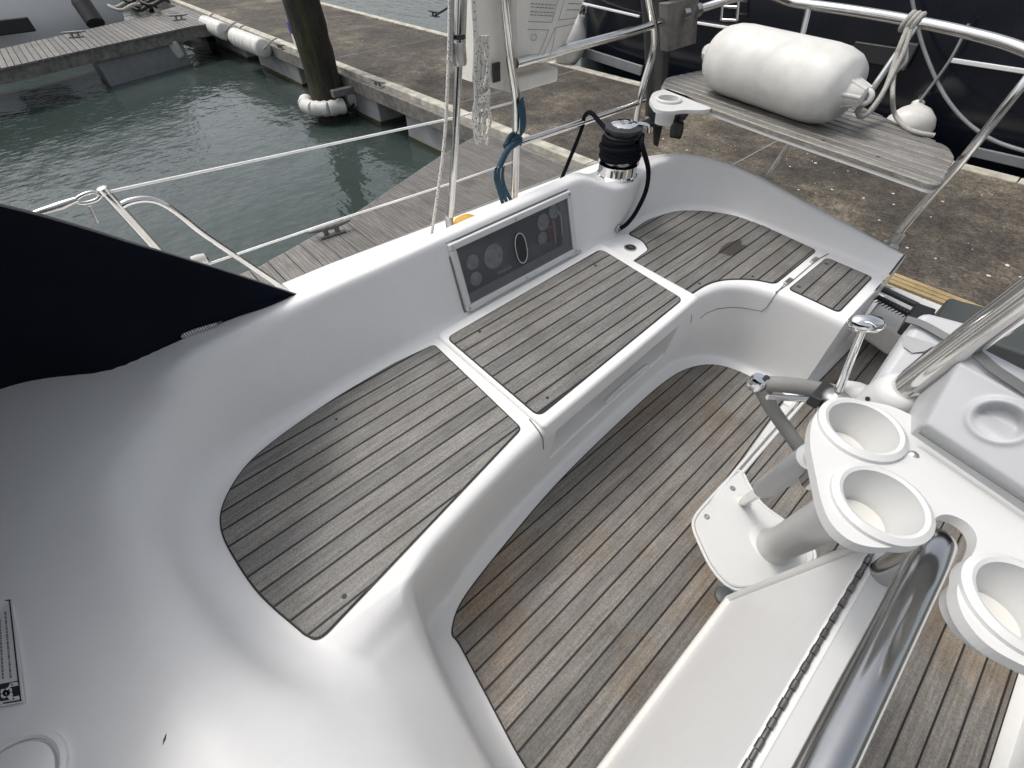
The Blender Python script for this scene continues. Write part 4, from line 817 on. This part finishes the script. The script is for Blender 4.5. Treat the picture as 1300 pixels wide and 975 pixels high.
for k in range(13):
    s = k / 12; r_ = []
    for i, (a, b_) in enumerate(zip(arch, base)):
        u = i / (len(arch) - 1); p = a.lerp(b_, s); bulge = 0.10 * math.sin(math.pi * s) * math.sin(math.pi * u) ** 0.8; mid_ = math.sin(math.pi * u)
        p = p + Vector((0, -0.25 * bulge, bulge)) * (1.4 if 0.2 < u < 0.8 else 0.4 * min(1, u / .2 if u < .5 else (1 - u) / .2)); r_.append(p)
    rowsh.append(r_)
cn_ = obj('canopy', MB().grid(rowsh), 'navy_fabric', t, 80); sd_ = cn_.modifiers.new('solid', 'SOLIDIFY'); sd_.thickness = 0.003
obj('piping', MB().tube(arch, 0.003, 7), 'strap_grey', t, 60)
hem = [on_mould(a, b_, 0.002) for a, b_ in spline_px([(374, 376), (335, 392), (290, 407), (220, 434), (150, 458), (75, 477), (0, 490), (-60, 498)])]; hem = [p for p in hem if p]
tp_ = [min(1, max(0.02, (k - 1) / 12)) for k in range(len(hem))]; obj('hem', MB().grid([hem, [p + Vector((-.006, 0, .022)) * q for p, q in zip(hem, tp_)], [p + Vector((-.022, 0, .05)) * q for p, q in zip(hem, tp_)]]), 'navy_fabric', t, 60)
zc = P(235, 428, .663)
lb = [on_mould(193, 445, .006), on_mould(284, 412, .006)]
obj('zip_teeth', MB().tube([lb[0].lerp(lb[1], 0.0) + Vector((0, 0, .004)), lb[1] + Vector((0, 0, .004))], 0.0016, 5), 'strap_grey', t)
rs = random.Random(4); q = 0.03
while q < .93:
    w = rs.uniform(.012, .03); a = lb[0].lerp(lb[1], q); b_ = lb[0].lerp(lb[1], q + w); h = 0.011 * math.sin(math.pi * min(1, max(.15, q))) + .002
    obj('label_mark', MB().box((a + b_) / 2 + Vector((.001, 0, .004)), (0.003, (b_ - a).length * 0.8, h)), 'label_white', t); q += w + (.05 if abs(q - .36) < .02 else 0.008)

# ------------------------------------------------------------------ teak perch seat, cup holder and big fender at the stern
PZ = 0.80
t = thing('stern_perch', 'grey slatted teak perch seat fixed in the stern rail', 'seat', P(1000, 160, PZ))
outl = rounded(pp([(838, 112), (845, 98), (925, 82), (1060, 118), (1165, 168), (1205, 186), (1214, 200), (1196, 234), (1185, 235), (1090, 202), (980, 165), (900, 136)], PZ), [.03, .04, .1, .2, .1, .03, .03, .03, .02, .2, .2, .1])
obj('frame', MB().prism(inset(outl, 0.004), PZ - 0.027, PZ - 0.017), 'white_plastic', t, 40)
A = P(838, 112, PZ); B = P(1190, 236, PZ); dr = (B - A); dr.z = 0; dr.normalize(); pr = Vector((-dr.y, dr.x, 0)); ang = math.atan2(dr.y, dr.x)
ol = [((Vector((*p, 0)) - A).dot(dr), (Vector((*p, 0)) - A).dot(pr)) for p in outl]
lo = min(p[1] for p in ol); hi = max(p[1] for p in ol); e_ = [lo - 0.002]
while e_[-1] < hi: e_.append(e_[-1] + 0.047)
ins = inset(ol, 0.002)
for a, b_ in zip(e_[:-1], e_[1:]):
    p = dedupe(clip(ins, a + 0.0045, b_ - 0.0045, 1))
    if len(p) < 3: continue
    o_ = obj('slat', MB().prism([tuple((A + dr * q[0] + pr * q[1])[:2]) for q in p], PZ - 0.016, PZ, 0.003), 'slat_wood', t)
for q in ((1045, 178), (884, 120), (1115, 199)): screw(t, *q, PZ, 0.006)
edge = [P(a, b_, PZ - 0.02) for a, b_ in ((868, 126), (900, 138), (980, 167), (1090, 204), (1186, 237))]; obj('edge_trim', MB().tube(spline(edge, 6), 0.008, 8), 'white_plastic', t, 60)
cu = P(849, 126, PZ + .005)
t = thing('cup_holder', 'single white plastic cup holder at the end of the perch seat', 'cup holder', cu)
holed_plate('plate', rounded(pp([(824, 127), (829, 117), (846, 112), (864, 117), (882, 127), (906, 138), (890, 140), (868, 139), (850, 142), (832, 139)], PZ), .03), [(cu, .042)], PZ, .014, t)
def cup(c, r, depth, par, name='cup', mat='white_plastic', lipw=0.012):
    return obj(name, MB().lathe([(0.0, -depth), (r * 0.78, -depth), (r * 0.82, -depth + 0.004), (r, 0.0), (r, 0.006), (r + lipw * .4, 0.008), (r + lipw, 0.004), (r + lipw, -0.012), (r * .99 + .003, -0.013), (r * .83 + .003, -depth - 0.004), (0, -depth - 0.006)], c, seg=44), mat, par, 40)
cup((cu.x, cu.y, PZ + 0.004), 0.042, 0.085, t)
FA = P(911, 70, .922); FB = P(1078, 117, .922); ax = (FB - FA); L = ax.length; ax.normalize(); r = 0.121
t = thing('boat_fender', 'large white cylindrical fender lying on the teak perch seat', 'fender', (FA + FB) / 2 - Vector((0, 0, r)))
prof = [(0.03, -0.06), (0.034, -0.02), (0.05, 0.0), (0.090, 0.010), (0.106, 0.035), (0.117, 0.075), (r, 0.12), (r, L * 0.53), (r * 0.996, L * 0.535), (r, L * 0.545), (r, L - 0.12), (0.117, L - 0.075), (0.106, L - 0.035), (0.090, L - 0.010), (0.05, L), (0.034, L + 0.02)]
obj('body', MB().lathe(prof, FA, ax, 48), 'fender_white', t, 50)
for s, c in ((-1, FA), (1, FB)):
    d_ = ax * s; eye = MB(); eye.lathe([(0.046, -0.01), (0.040, 0.02), (0.030, 0.055), (0.022, 0.062)], c, d_, 20)
    for k in range(6):
        q = k * math.pi / 3; n1 = d_.cross(Vector((0, 0, 1))).normalized(); n2 = d_.cross(n1); o1 = (n1 * math.cos(q) + n2 * math.sin(q)); eye.tube([c + o1 * 0.042 - d_ * 0.004, c + o1 * 0.024 + d_ * 0.058], 0.008, 7)
    obj('end_fitting', eye, 'fender_grey', t, 60)
    cc = c + d_ * 0.062; n1 = Vector((0, 0, 1)); obj('eye', MB().tube([cc + d_ * (0.018 * math.cos(q)) + n1 * (0.018 * math.sin(q)) for q in [6.2832 * i / 14 for i in range(14)]], 0.0085, 7, closed=True), 'fender_grey', t, 60)
t = thing('fender_lanyard', 'grey rope knotted to the stern rail holding the large fender', 'rope', PY(1160, 30, 2.4))
k0 = PY(1158, 27, 2.39); ee = FB + ax * 0.075
for dx in (-6, 0, 6):
    cc = PY(1158 + dx, 28 + dx * .2, 2.4); obj('turn', MB().tube([cc + Vector((0.006 * math.sin(q), .025 * math.cos(q), .025 * math.sin(q))) for q in [6.2832 * i / 16 for i in range(16)]], 0.0085, 7, closed=True), 'rope_grey', t, 60)
obj('line', MB().tube(R3([PY(1152, 36, 2.37), PY(1142, 60, 2.34), PY(1138, 72, 2.33), PY(1125, 110, 2.27), PY(1108, 138, 2.2), PY(1094, 148, 2.1), PY(1090, 140, 2.05), ee], 7), 0.0085, 8), 'rope_grey', t, 60)
obj('line', MB().tube(R3([PY(1156, 38, 2.36), PY(1147, 66, 2.33), PY(1135, 90, 2.3), PY(1118, 122, 2.22), PY(1100, 146, 2.14)], 7), 0.0075, 8), 'rope_grey', t, 60)
obj('tail', MB().tube(R3([PY(1150, 60, 2.35), PY(1149, 78, 2.34), PY(1140, 88, 2.33), PY(1135, 95, 2.33), P(1133, 120, PZ + .09), P(1136, 145, PZ + .03), P(1150, 162, PZ + .008), P(1168, 169, PZ + .008), P(1186, 172, PZ + .008)], 7), 0.0075, 8), 'rope_grey', t, 60)
# outboard motor leg and its wooden mounting pad on the rail
t = thing('outboard_motor', 'black outboard motor leg with propeller hanging outside the pushpit', 'outboard motor', PX(832, 160, -1.55)); OX = -1.56
a = PX(841, -30, OX); b_ = PX(833, 150, OX)
M = Matrix.Identity(3); secs = []
for pyy, w, dth in ((-60, .16, .22), (0, .13, .18), (40, .105, .15), (90, .085, .13), (125, .075, .12), (150, .07, .13), (158, .05, .10)):
    c = PX(838 - 0.03 * (pyy + 60), pyy, OX); secs.append([c + Vector((dth * math.cos(q) * .5, w * math.sin(q) * .5, 0)) for q in [6.2832 * i / 16 for i in range(17)]])
obj('leg', MB().grid(secs), 'black_plastic', t, 60)
c = PX(834, 152, OX); obj('gearcase', MB().lathe([(0.0, -.09), (0.02, -.08), (0.034, -.04), (0.036, .03), (0.03, .09), (0.02, .11), (0, .12)], c, (0.5, 1, 0.0), 18), 'black_plastic', t, 60)
obj('skeg', MB().add([c + Vector((0, -.03, -.02)), c + Vector((0.0, .06, -.02)), c + Vector((0.02, .04, -.15)), c + Vector((.01, .0, -.13)), c + Vector((.008, -.03, -.02)), c + Vector((.008, .06, -.02))], [(0, 1, 2, 3), (4, 5, 2, 3), (0, 4, 3), (1, 5, 2)]), 'black_plastic', t)
hub = c + Vector((.06, .13, 0))
for k in range(3):
    q = k * 2.094 + 0.4; d_ = Vector((-.9 * math.cos(q), .45 * math.cos(q), math.sin(q))).normalized(); tw = Vector((.45, .9, 0)) * 0.02
    side = d_.cross(Vector((.45, .9, 0))).normalized(); pb_ = obj('propeller_blade', MB().grid([[hub + d_ * (0.02 + .09 * i / 5) + side * w * (.03 + .012 * math.sin(3.14 * i / 5)) + tw * w * 0.8 + Vector((0, 0, 0)) for w in (-1, 0, 1)] for i in range(6)]), 'black_plastic', t, 60); sd_ = pb_.modifiers.new('solid', 'SOLIDIFY'); sd_.thickness = 0.006
obj('propeller_hub', MB().tube([c, hub, hub + Vector((.012, .03, 0))], [.028, .026, .012], 14), 'black_plastic', t, 60)
t = thing('mounting_pad', 'weathered wooden motor mounting pad clamped to the pushpit rail', 'pad', PX(865, 45, -1.44)); q = [PX(847, 5, -1.43), PX(888, -4, -1.43), PX(884, 55, -1.43), PX(848, 66, -1.43)]
obj('board', MB().add(q + [p + Vector((-.045, 0, 0)) for p in q], [(0, 1, 2, 3), (7, 6, 5, 4), (0, 4, 5, 1), (1, 5, 6, 2), (2, 6, 7, 3), (3, 7, 4, 0)]), 'timber_old', t, bevel=0.004)
for pxx in (868, 884): obj('clamp', MB().lathe([(.026, -.02), (.026, .02)], PX(pxx, 18 - (pxx - 868) * .3, -1.44), (0, 1, 0), 16), 'steel_dull', t, 50)

# ------------------------------------------------------------------ helm pedestal, tray, table
t = thing('helm_pedestal', 'white helm pedestal foot and column standing on the teak sole', 'pedestal', (0.02, .93, 0))
pf = rounded(pp([(882, 668), (885, 655), (928, 607), (941, 596), (948, 612), (965, 640), (1000, 664), (1040, 700), (1010, 742), (930, 746), (905, 720)], .014), [.03, .04, .06, .02, .03, .05, .03, .05, .05, .03, .06])
obj('foot_plate', MB().prism(pf, 0.002, .014, 0.004), 'white_plastic', t, 40); obj('foot_bead', MB().tube([(*p, 0.006) for p in inset(pf, -0.006)], 0.0055, 7, closed=True), 'white_plastic', t, 60)
for q in ((930, 620), (897, 656)): c = P(*q, .015); obj('bolt', MB().lathe([(.0095, -.002), (.0095, .002), (.004, .003), (0, .001)], (c.x, c.y, .014), seg=16), 'steel_dull', t, 40)
cb0 = P(985, 694, .012); cb1 = P(1085, 640, .80)
obj('column', MB().tube([cb0, cb0.lerp(cb1, .04), cb0.lerp(cb1, .06), cb0.lerp(cb1, .5), cb1], [.058, .056, .046, .040, .034], 28), 'white_plastic', t, 50)
obj('column_flange', MB().lathe([(.085, -.002), (.082, .006), (.062, .012), (.054, .022)], cb0, (cb1 - cb0) * .3 + Vector((0, 0, .7)), 32), 'white_plastic', t, 50)
ga0 = P(943, 638, .012); ga1 = P(1052, 566, .82)
obj('guard_leg', MB().tube([ga0, ga0.lerp(ga1, .5), ga1], .0145, 14), 'steel', t, 60); obj('leg_flange', MB().lathe([(.026, -.004), (.025, .004), (.017, .010)], ga0, (ga1 - ga0), 20), 'white_plastic', t, 50)
obj('leg_sleeve', MB().tube([ga0.lerp(ga1, .38), ga0.lerp(ga1, .41), ga0.lerp(ga1, .9)], [.020, .024, .024], 20), 'grey_plastic', t, 50)
gt0 = P(1143, 497, .955); gt1 = PY(1300, 381, .60) ; gt2 = PY(1420, 292, .55)
obj('guard_tube', MB().tube([gt0 + Vector((-.003, .01, -.25)), gt0, gt1, gt2], .0165, 18), 'steel', t, 60)
obj('tube_collar', MB().lathe([(.030, -.055), (.031, -.045), (.029, -.004), (.024, .008), (.018, .010)], gt0, gt1 - gt0, 28), 'white_plastic', t, 50); c = gt0 + Vector((-.05, .0, -.035)); obj('collar_clamp', MB().lathe([(.0, -.024), (.012, -.020), (.015, 0), (.013, .02), (0, .024)], c + Vector((.012, .01, -.006)), (.9, .1, .2), 20), 'white_plastic', t, 60)
for dz in (0.0, -.018): obj('set_screw', MB().lathe([(.003, 0), (.003, .002), (0, .002)], gt0 + Vector((-.022, -.02, -.018 + dz)), (-.7, -.7, .1), 10), 'ink', t)
obj('brace_tube', MB().tube(R3([gt0.lerp(gt1, .62), PY(1275, 415, .70), PY(1300, 382, .76), PY(1380, 330, .8)], 6), .010, 12), 'steel', t, 60)
# throttle
t = thing('throttle_lever', 'chrome throttle lever with oval knob beside the helm', 'lever', PY(1066, 500, .62)); a = PY(1062, 503, .62); b_ = PY(1097, 414, .62)
obj('shaft', MB().tube([a, a.lerp(b_, .3), b_], [.0062, .0050, .0042], 12), 'chrome', t, 60); kd = Vector((.75, .66, -.05)).normalized()
kn = MB(); kn.lathe([(0, -.020), (.006, -.0195), (.0105, -.014), (.012, 0), (.0105, .014), (.006, .0195), (0, .020)], b_ + Vector((0, 0, .004)), kd, 24); obj('knob', kn, 'chrome', t, 60)
obj('base', MB().lathe([(.020, -.03), (.020, 0), (.014, .006), (.008, .008)], a, b_ - a, 20), 'steel_dull', t, 50); obj('base_block', MB().box(a + Vector((-.018, 0, -.012)), (.016, .045, .02)), 'black_plastic', t, bevel=.003)
# folded wheel
t = thing('steering_wheel', 'folded steering wheel rim covered in grey leather with chrome joint', 'steering wheel', P(962, 486, .80)); w0 = P(961, 486, .80); w1 = P(1115, 505, .80); w2 = P(1030, 592, .66)
obj('rim_section', MB().tube(R3([w0 + (w1 - w0) * .06, w0.lerp(w1, .3) + Vector((0, 0, .004)), w0.lerp(w1, .65), w1], 5), .0145, 14), 'leather', t, 60); obj('rim_section', MB().tube(R3([w0 + (w2 - w0) * .06, w0.lerp(w2, .35) + Vector((-.006, 0, 0)), w0.lerp(w2, .7), w2], 5), .0125, 14), 'leather', t, 60)
obj('spoke', MB().tube([w0.lerp(w1, .1) + Vector((.012, -.026, -.004)), w1 + Vector((-.02, -.03, -.004))], .0055, 10), 'steel', t, 60); obj('joint', MB().lathe([(.0, -.014), (.013, -.013), (.0155, -.006), (.0155, .006), (.013, .013), (0, .014)], w0, (0.1, .1, 1), 20), 'chrome', t, 50); obj('joint_pin', MB().lathe([(.005, 0), (.005, .016), (0, .016)], w0 + Vector((.008, .008, 0)), (0, 0, 1), 12), 'ink', t)
# tray with three cup holders
TZ = .96
t = thing('cup_tray', 'white plastic tray with three round cup holders clamped to the helm guard', 'tray', P(1110, 600, TZ)); t_out = pp([(1027, 560), (1031, 530), (1046, 513), (1075, 507), (1125, 512), (1160, 528), (1310, 618), (1420, 700), (1420, 900), (1300, 846), (1255, 822), (1226, 790), (1213, 757), (1219, 727), (1238, 700), (1242, 680), (1228, 662), (1205, 652), (1188, 655), (1176, 674), (1158, 690), (1120, 697), (1082, 690), (1056, 668), (1043, 640)], TZ)
t_out = rounded(t_out, .02, 4)
holes = [(P(1092, 546, TZ), .0375), (P(1116, 640, TZ), .0375), (P(1296, 770, TZ), .0375)]
holed_plate('plate', t_out, holes, TZ, .014, t)
for c, r_ in holes:
    cc = cup((c.x, c.y, TZ + .001), r_, .045, t, 'cup_holder', 'white_plastic', .010)
    rib = obj('cup_ring', MB().lathe([(r_ * .60, 0), (r_ * .72, 0), (r_ * .72, .004), (r_ * .60, .004)], (c.x, c.y, TZ - .0445), seg=36), 'cream_rim', t, 40)
c = P(1160, 577, TZ); obj('rivet', MB().lathe([(.0052, 0), (.0052, .001), (.003, .0028), (0, .0032)], (c.x, c.y, TZ), seg=16), 'chrome', t, 50)
# housings beside the guard tube
def soft_box(name, top, zt, dz, mat, par, bev, drop=(0, 0)):
    q = [Vector((*p[:2], zt if len(p) < 3 else p[2])) for p in top]; lo_ = [p + Vector((drop[0], drop[1], -dz)) for p in q]; n = len(q); return obj(name, MB().add(q + lo_, [tuple(range(n)), tuple(range(n, 2 * n))[::-1]] + [(i, (i + 1) % n, n + (i + 1) % n, n + i) for i in range(n)]), mat, par, bevel=bev)
t = thing('instrument_pod', 'large pale grey moulded housing with oval finger recess above the tray', 'housing', P(1250, 560, .99))
def tp(a, b_, z): p = P(a, b_, z); return (p.x, p.y, p.z)
c00, c10, c11, c01 = (Vector(tp(1164, 542, .982)), Vector(tp(1420, 716, .982)), Vector(tp(1490, 560, 1.07)), Vector(tp(1226, 428, 1.062))); pnn = (c10 - c00).cross(c01 - c00).normalized(); pnn = pnn if pnn.z > 0 else -pnn
def pod_hit(a, b_):
    r_ = ray(a, b_); k_ = (c00 - Vector((0, 0, CZ))).dot(pnn) / r_.dot(pnn); return Vector((0, 0, CZ)) + r_ * k_
rc = pod_hit(1268, 535); ra = pod_hit(1298, 552) - rc; rb = pod_hit(1279, 512) - rc; podr = []
for iv in range(-2, 63):
    row = []
    for iu in range(-2, 83):
        u = min(1, max(0, iu / 80)); v_ = min(1, max(0, iv / 60)); p = c00.lerp(c10, u).lerp(c01.lerp(c11, u), v_)
        e_ = min(u * 2.2, v_, 1 - v_, (1 - u) * 2.2); h_ = -0.016 * max(0, 1 - e_ / .10) ** 2
        h_ += -0.008 * sm(1 - abs(v_ - .80) / .06) * (1 if u > .02 else 0) * .35
        q = p - rc; aa = q.dot(ra) / ra.dot(ra); bb = q.dot(rb - ra * (rb.dot(ra) / ra.dot(ra))) / (rb - ra * (rb.dot(ra) / ra.dot(ra))).length_squared
        dd = math.hypot(aa, bb); h_ += 0.003 * math.exp(-((dd - 1.12) / .16) ** 2) - 0.016 * sm((1.0 - dd) / .28) * sm((bb + .75) / 1.0)
        if iu < 0 or iu > 80 or iv < 0 or iv > 60: p = p + Vector((0, 0, -.03 * max(-iu, -iv, iu - 80, iv - 60)))
        row.append(p + pnn * h_)
    podr.append(row)
obj('housing', MB().grid(podr), 'grey_plastic', t, 60)
def pod_pt(a, b_, dz=0.0):
    p0, p1, p2 = (Vector(tp(1164, 542, .982)), Vector(tp(1420, 716, .982)), Vector(tp(1300, 440, 1.075))); n_ = (p1 - p0).cross(p2 - p0).normalized(); n_ = n_ if n_.z > 0 else -n_; r_ = ray(a, b_); k_ = (p0 + n_ * dz - Vector((0, 0, CZ))).dot(n_) / r_.dot(n_); return Vector((0, 0, CZ)) + r_ * k_, n_
oc, on = pod_pt(1272, 535, .002)
a0, _ = pod_pt(1238, 447, .006); a1, _ = pod_pt(1262, 468, .006); a2, _ = pod_pt(1310, 500, .006); ribs = [a0, a0.lerp(a1, .5), a1, a1.lerp(a2, .5), a2]
def ribbon2(par, path, w, nrm, mat, name='strap', th=.0016):
    path = R3(path, 4); mbx = MB(); rr_ = []
    for i, p in enumerate(path):
        tg = (path[min(i + 1, len(path) - 1)] - path[max(i - 1, 0)]).normalized(); sd = tg.cross(nrm).normalized(); rr_.append([p - sd * w / 2 + nrm * th, p + sd * w / 2 + nrm * th, p + sd * w / 2 - nrm * th, p - sd * w / 2 - nrm * th, p - sd * w / 2 + nrm * th])
    return obj(name, mbx.grid(rr_), mat, par, 40)
ribbon2(t, ribs, .009, on, 'strap_grey'); e0, _ = pod_pt(1168, 548, .004); e3, _ = pod_pt(1320, 648, .004); obj('base_seam', MB().tube([e0, e3], .0022, 6), 'strap_grey', t)
t = thing('instrument_pod', 'smaller white moulded housing with grey strap behind the throttle', 'housing', P(1160, 460, .85))
soft_box('housing', [tp(1096, 505, .80), tp(1152, 545, .80), tp(1262, 432, .90), tp(1240, 411, .90), tp(1172, 391, .90)], 0, .06, 'grey_plastic', t, .014)
q0, q1, q2 = Vector(tp(1096, 505, .80)), Vector(tp(1152, 545, .80)), Vector(tp(1172, 391, .90)); bn = (q1 - q0).cross(q2 - q0).normalized(); bn = bn if bn.z > 0 else -bn
def bp(a, b_, dz=0.): r_ = ray(a, b_); k_ = (q0 + bn * dz - Vector((0, 0, CZ))).dot(bn) / r_.dot(bn); return Vector((0, 0, CZ)) + r_ * k_
ribbon2(t, [bp(1150, 405, .006), bp(1172, 412, .004), bp(1205, 430, .004), bp(1245, 448, .005)], .012, bn, 'strap_grey')
obj('dimple_shade', MB().add([bp(*p, .0012) for p in ((1146, 424), (1165, 430), (1188, 437), (1174, 446), (1158, 448), (1147, 440))], [(0, 1, 2, 3, 4, 5)]), 'recess_grey', t); obj('slot', MB().tube([bp(1150, 474, .004), bp(1186, 444, .004)], .006, 8), 'ink', t, 60)  # dimple is only a flat patch; its hollow's shade is painted in darker grey
# cockpit table: drop leaf, hinged centre, steel frame
t = thing('cockpit_table', 'white drop-leaf cockpit table with long steel hinge in front of helm', 'table', (.2, .3, 0)); HZ = .70
h0 = P(1110, 702, HZ); h1 = P(945, 975, HZ); hx = (h0.x + h1.x) / 2
lz = .22; l0 = P(925, 766, lz); l1 = P(765, 975, lz); lx = (l0.x + l1.x) / 2; ya = h0.y + .015; yf = -.35
leaf = [Vector((hx - .006, ya, HZ - .004)), Vector((hx - .006, yf, HZ - .004)), Vector((lx, yf, lz)), Vector((lx, l0.y + .01, lz))]; th_ = Vector((.018, 0, .006))
obj('drop_leaf', MB().add(leaf + [p + th_ for p in leaf], [(0, 1, 2, 3), (7, 6, 5, 4), (0, 4, 5, 1), (1, 5, 6, 2), (2, 6, 7, 3), (3, 7, 4, 0)]), 'gelcoat', t, bevel=.004)
n_ = (leaf[1] - leaf[0]).cross(leaf[2] - leaf[0]).normalized(); n_ = n_ if n_.x < 0 else -n_
obj('leaf_edge_band', MB().tube([leaf[2] + n_ * .002, leaf[3] + n_ * .002], .009, 10), 'cream_rim', t, 60); obj('leaf_end_band', MB().tube([leaf[3] + n_ * .003, leaf[0] + n_ * .003], .008, 10), 'white_plastic', t, 60)
obj('centre_top', MB().box((hx + .046, (ya + yf) / 2, HZ - .010), (.080, ya - yf, .02)), 'white_plastic', t, bevel=.004)
obj('centre_body', MB().box((hx + .05, (ya - .03 + yf) / 2, .40), (.055, ya - yf - .03, .56)), 'white_plastic', t, bevel=.006)
hg = MB(); y_ = yf; k = 0
while y_ < ya - .02:
    obj('hinge_knuckle', MB().tube([(hx - .001, y_ + .0008, HZ + .001), (hx - .001, y_ + .0142, HZ + .001)], .0042 if k % 2 else .0034, 8), 'dark_hinge', t, 60); y_ += .015; k += 1
D_ = .54; tz = CZ - D_; tx = .325 * D_; rt = .0195
tl = [Vector((tx, -.45, tz)), Vector((tx, .1, tz)), Vector((tx, .42, tz)), Vector((tx + .001, .505, tz - .003)), Vector((tx + .006, .548, tz - .022)), Vector((tx + .01, .562, tz - .07)), Vector((tx + .02, .58, tz - .30)), Vector((tx + .03, .60, .02))]
obj('grab_rail', MB().tube(R3(tl, 6), rt, 22), 'steel_smoky', t, 60)
c = P(921, 757, .012); obj('leg_foot', MB().lathe([(.030, -.006), (.030, .004), (.026, .008), (0, .009)], (c.x, c.y, .008), seg=28), 'dark_grey', t, 50); obj('foot_screw', MB().lathe([(.004, 0), (.004, .011), (0, .011)], (c.x + .012, c.y + .006, .008), seg=10), 'steel', t)

# ------------------------------------------------------------------ things on the transom
t = thing('deck_brush', 'black bristled deck brush lying on the transom step', 'brush', P(1150, 390, .25)); a = P(1116, 368, .25); b_ = P(1190, 408, .25)
obj('handle', MB().tube([P(1112, 363, .27), P(1165, 388, .27)], .012, 10), 'dark_grey', t, 60); a = P(1114, 377, .25); b_ = P(1162, 402, .25); obj('head', MB().tube([a, b_], [.010, .013], 10), 'black_plastic', t, 60)
for k in range(11):
    for s in (-1, 0, 1): p = a.lerp(b_, (k + .5) / 11); obj('bristle', MB().tube([p, p + Vector((-.010 + .004 * s, -.022 + .010 * s, .004 + .010 * s))], [.0045, .002], 5), 'black_rubber', t)
obj('scraper', MB().box(b_ + Vector((.03, .03, 0)), (.07, .03, .02), Matrix.Rotation(.7, 3, 'Z')), 'strap_grey', t, bevel=.004)
t = thing('buoy_light', 'rough white rounded casting under the brush on the transom', 'casting', P(1125, 400, .1)); soft_box('body', [tp(1104, 398, .17), tp(1150, 428, .17), tp(1168, 402, .19), tp(1128, 372, .19)], 0, .12, 'fender_white', t, .02)
t = thing('stern_box', 'dark grey flat box across the transom behind the housings', 'box', P(1250, 400, .3)); soft_box('lid', [tp(1185, 408, .34), tp(1420, 490, .34), tp(1450, 440, .34), tp(1205, 377, .34)], 0, .10, 'dark_grey', t, .012); soft_box('latch_block', [tp(1150, 408, .32), tp(1176, 420, .32), tp(1190, 392, .33), tp(1164, 383, .33)], 0, .06, 'black_plastic', t, .008)
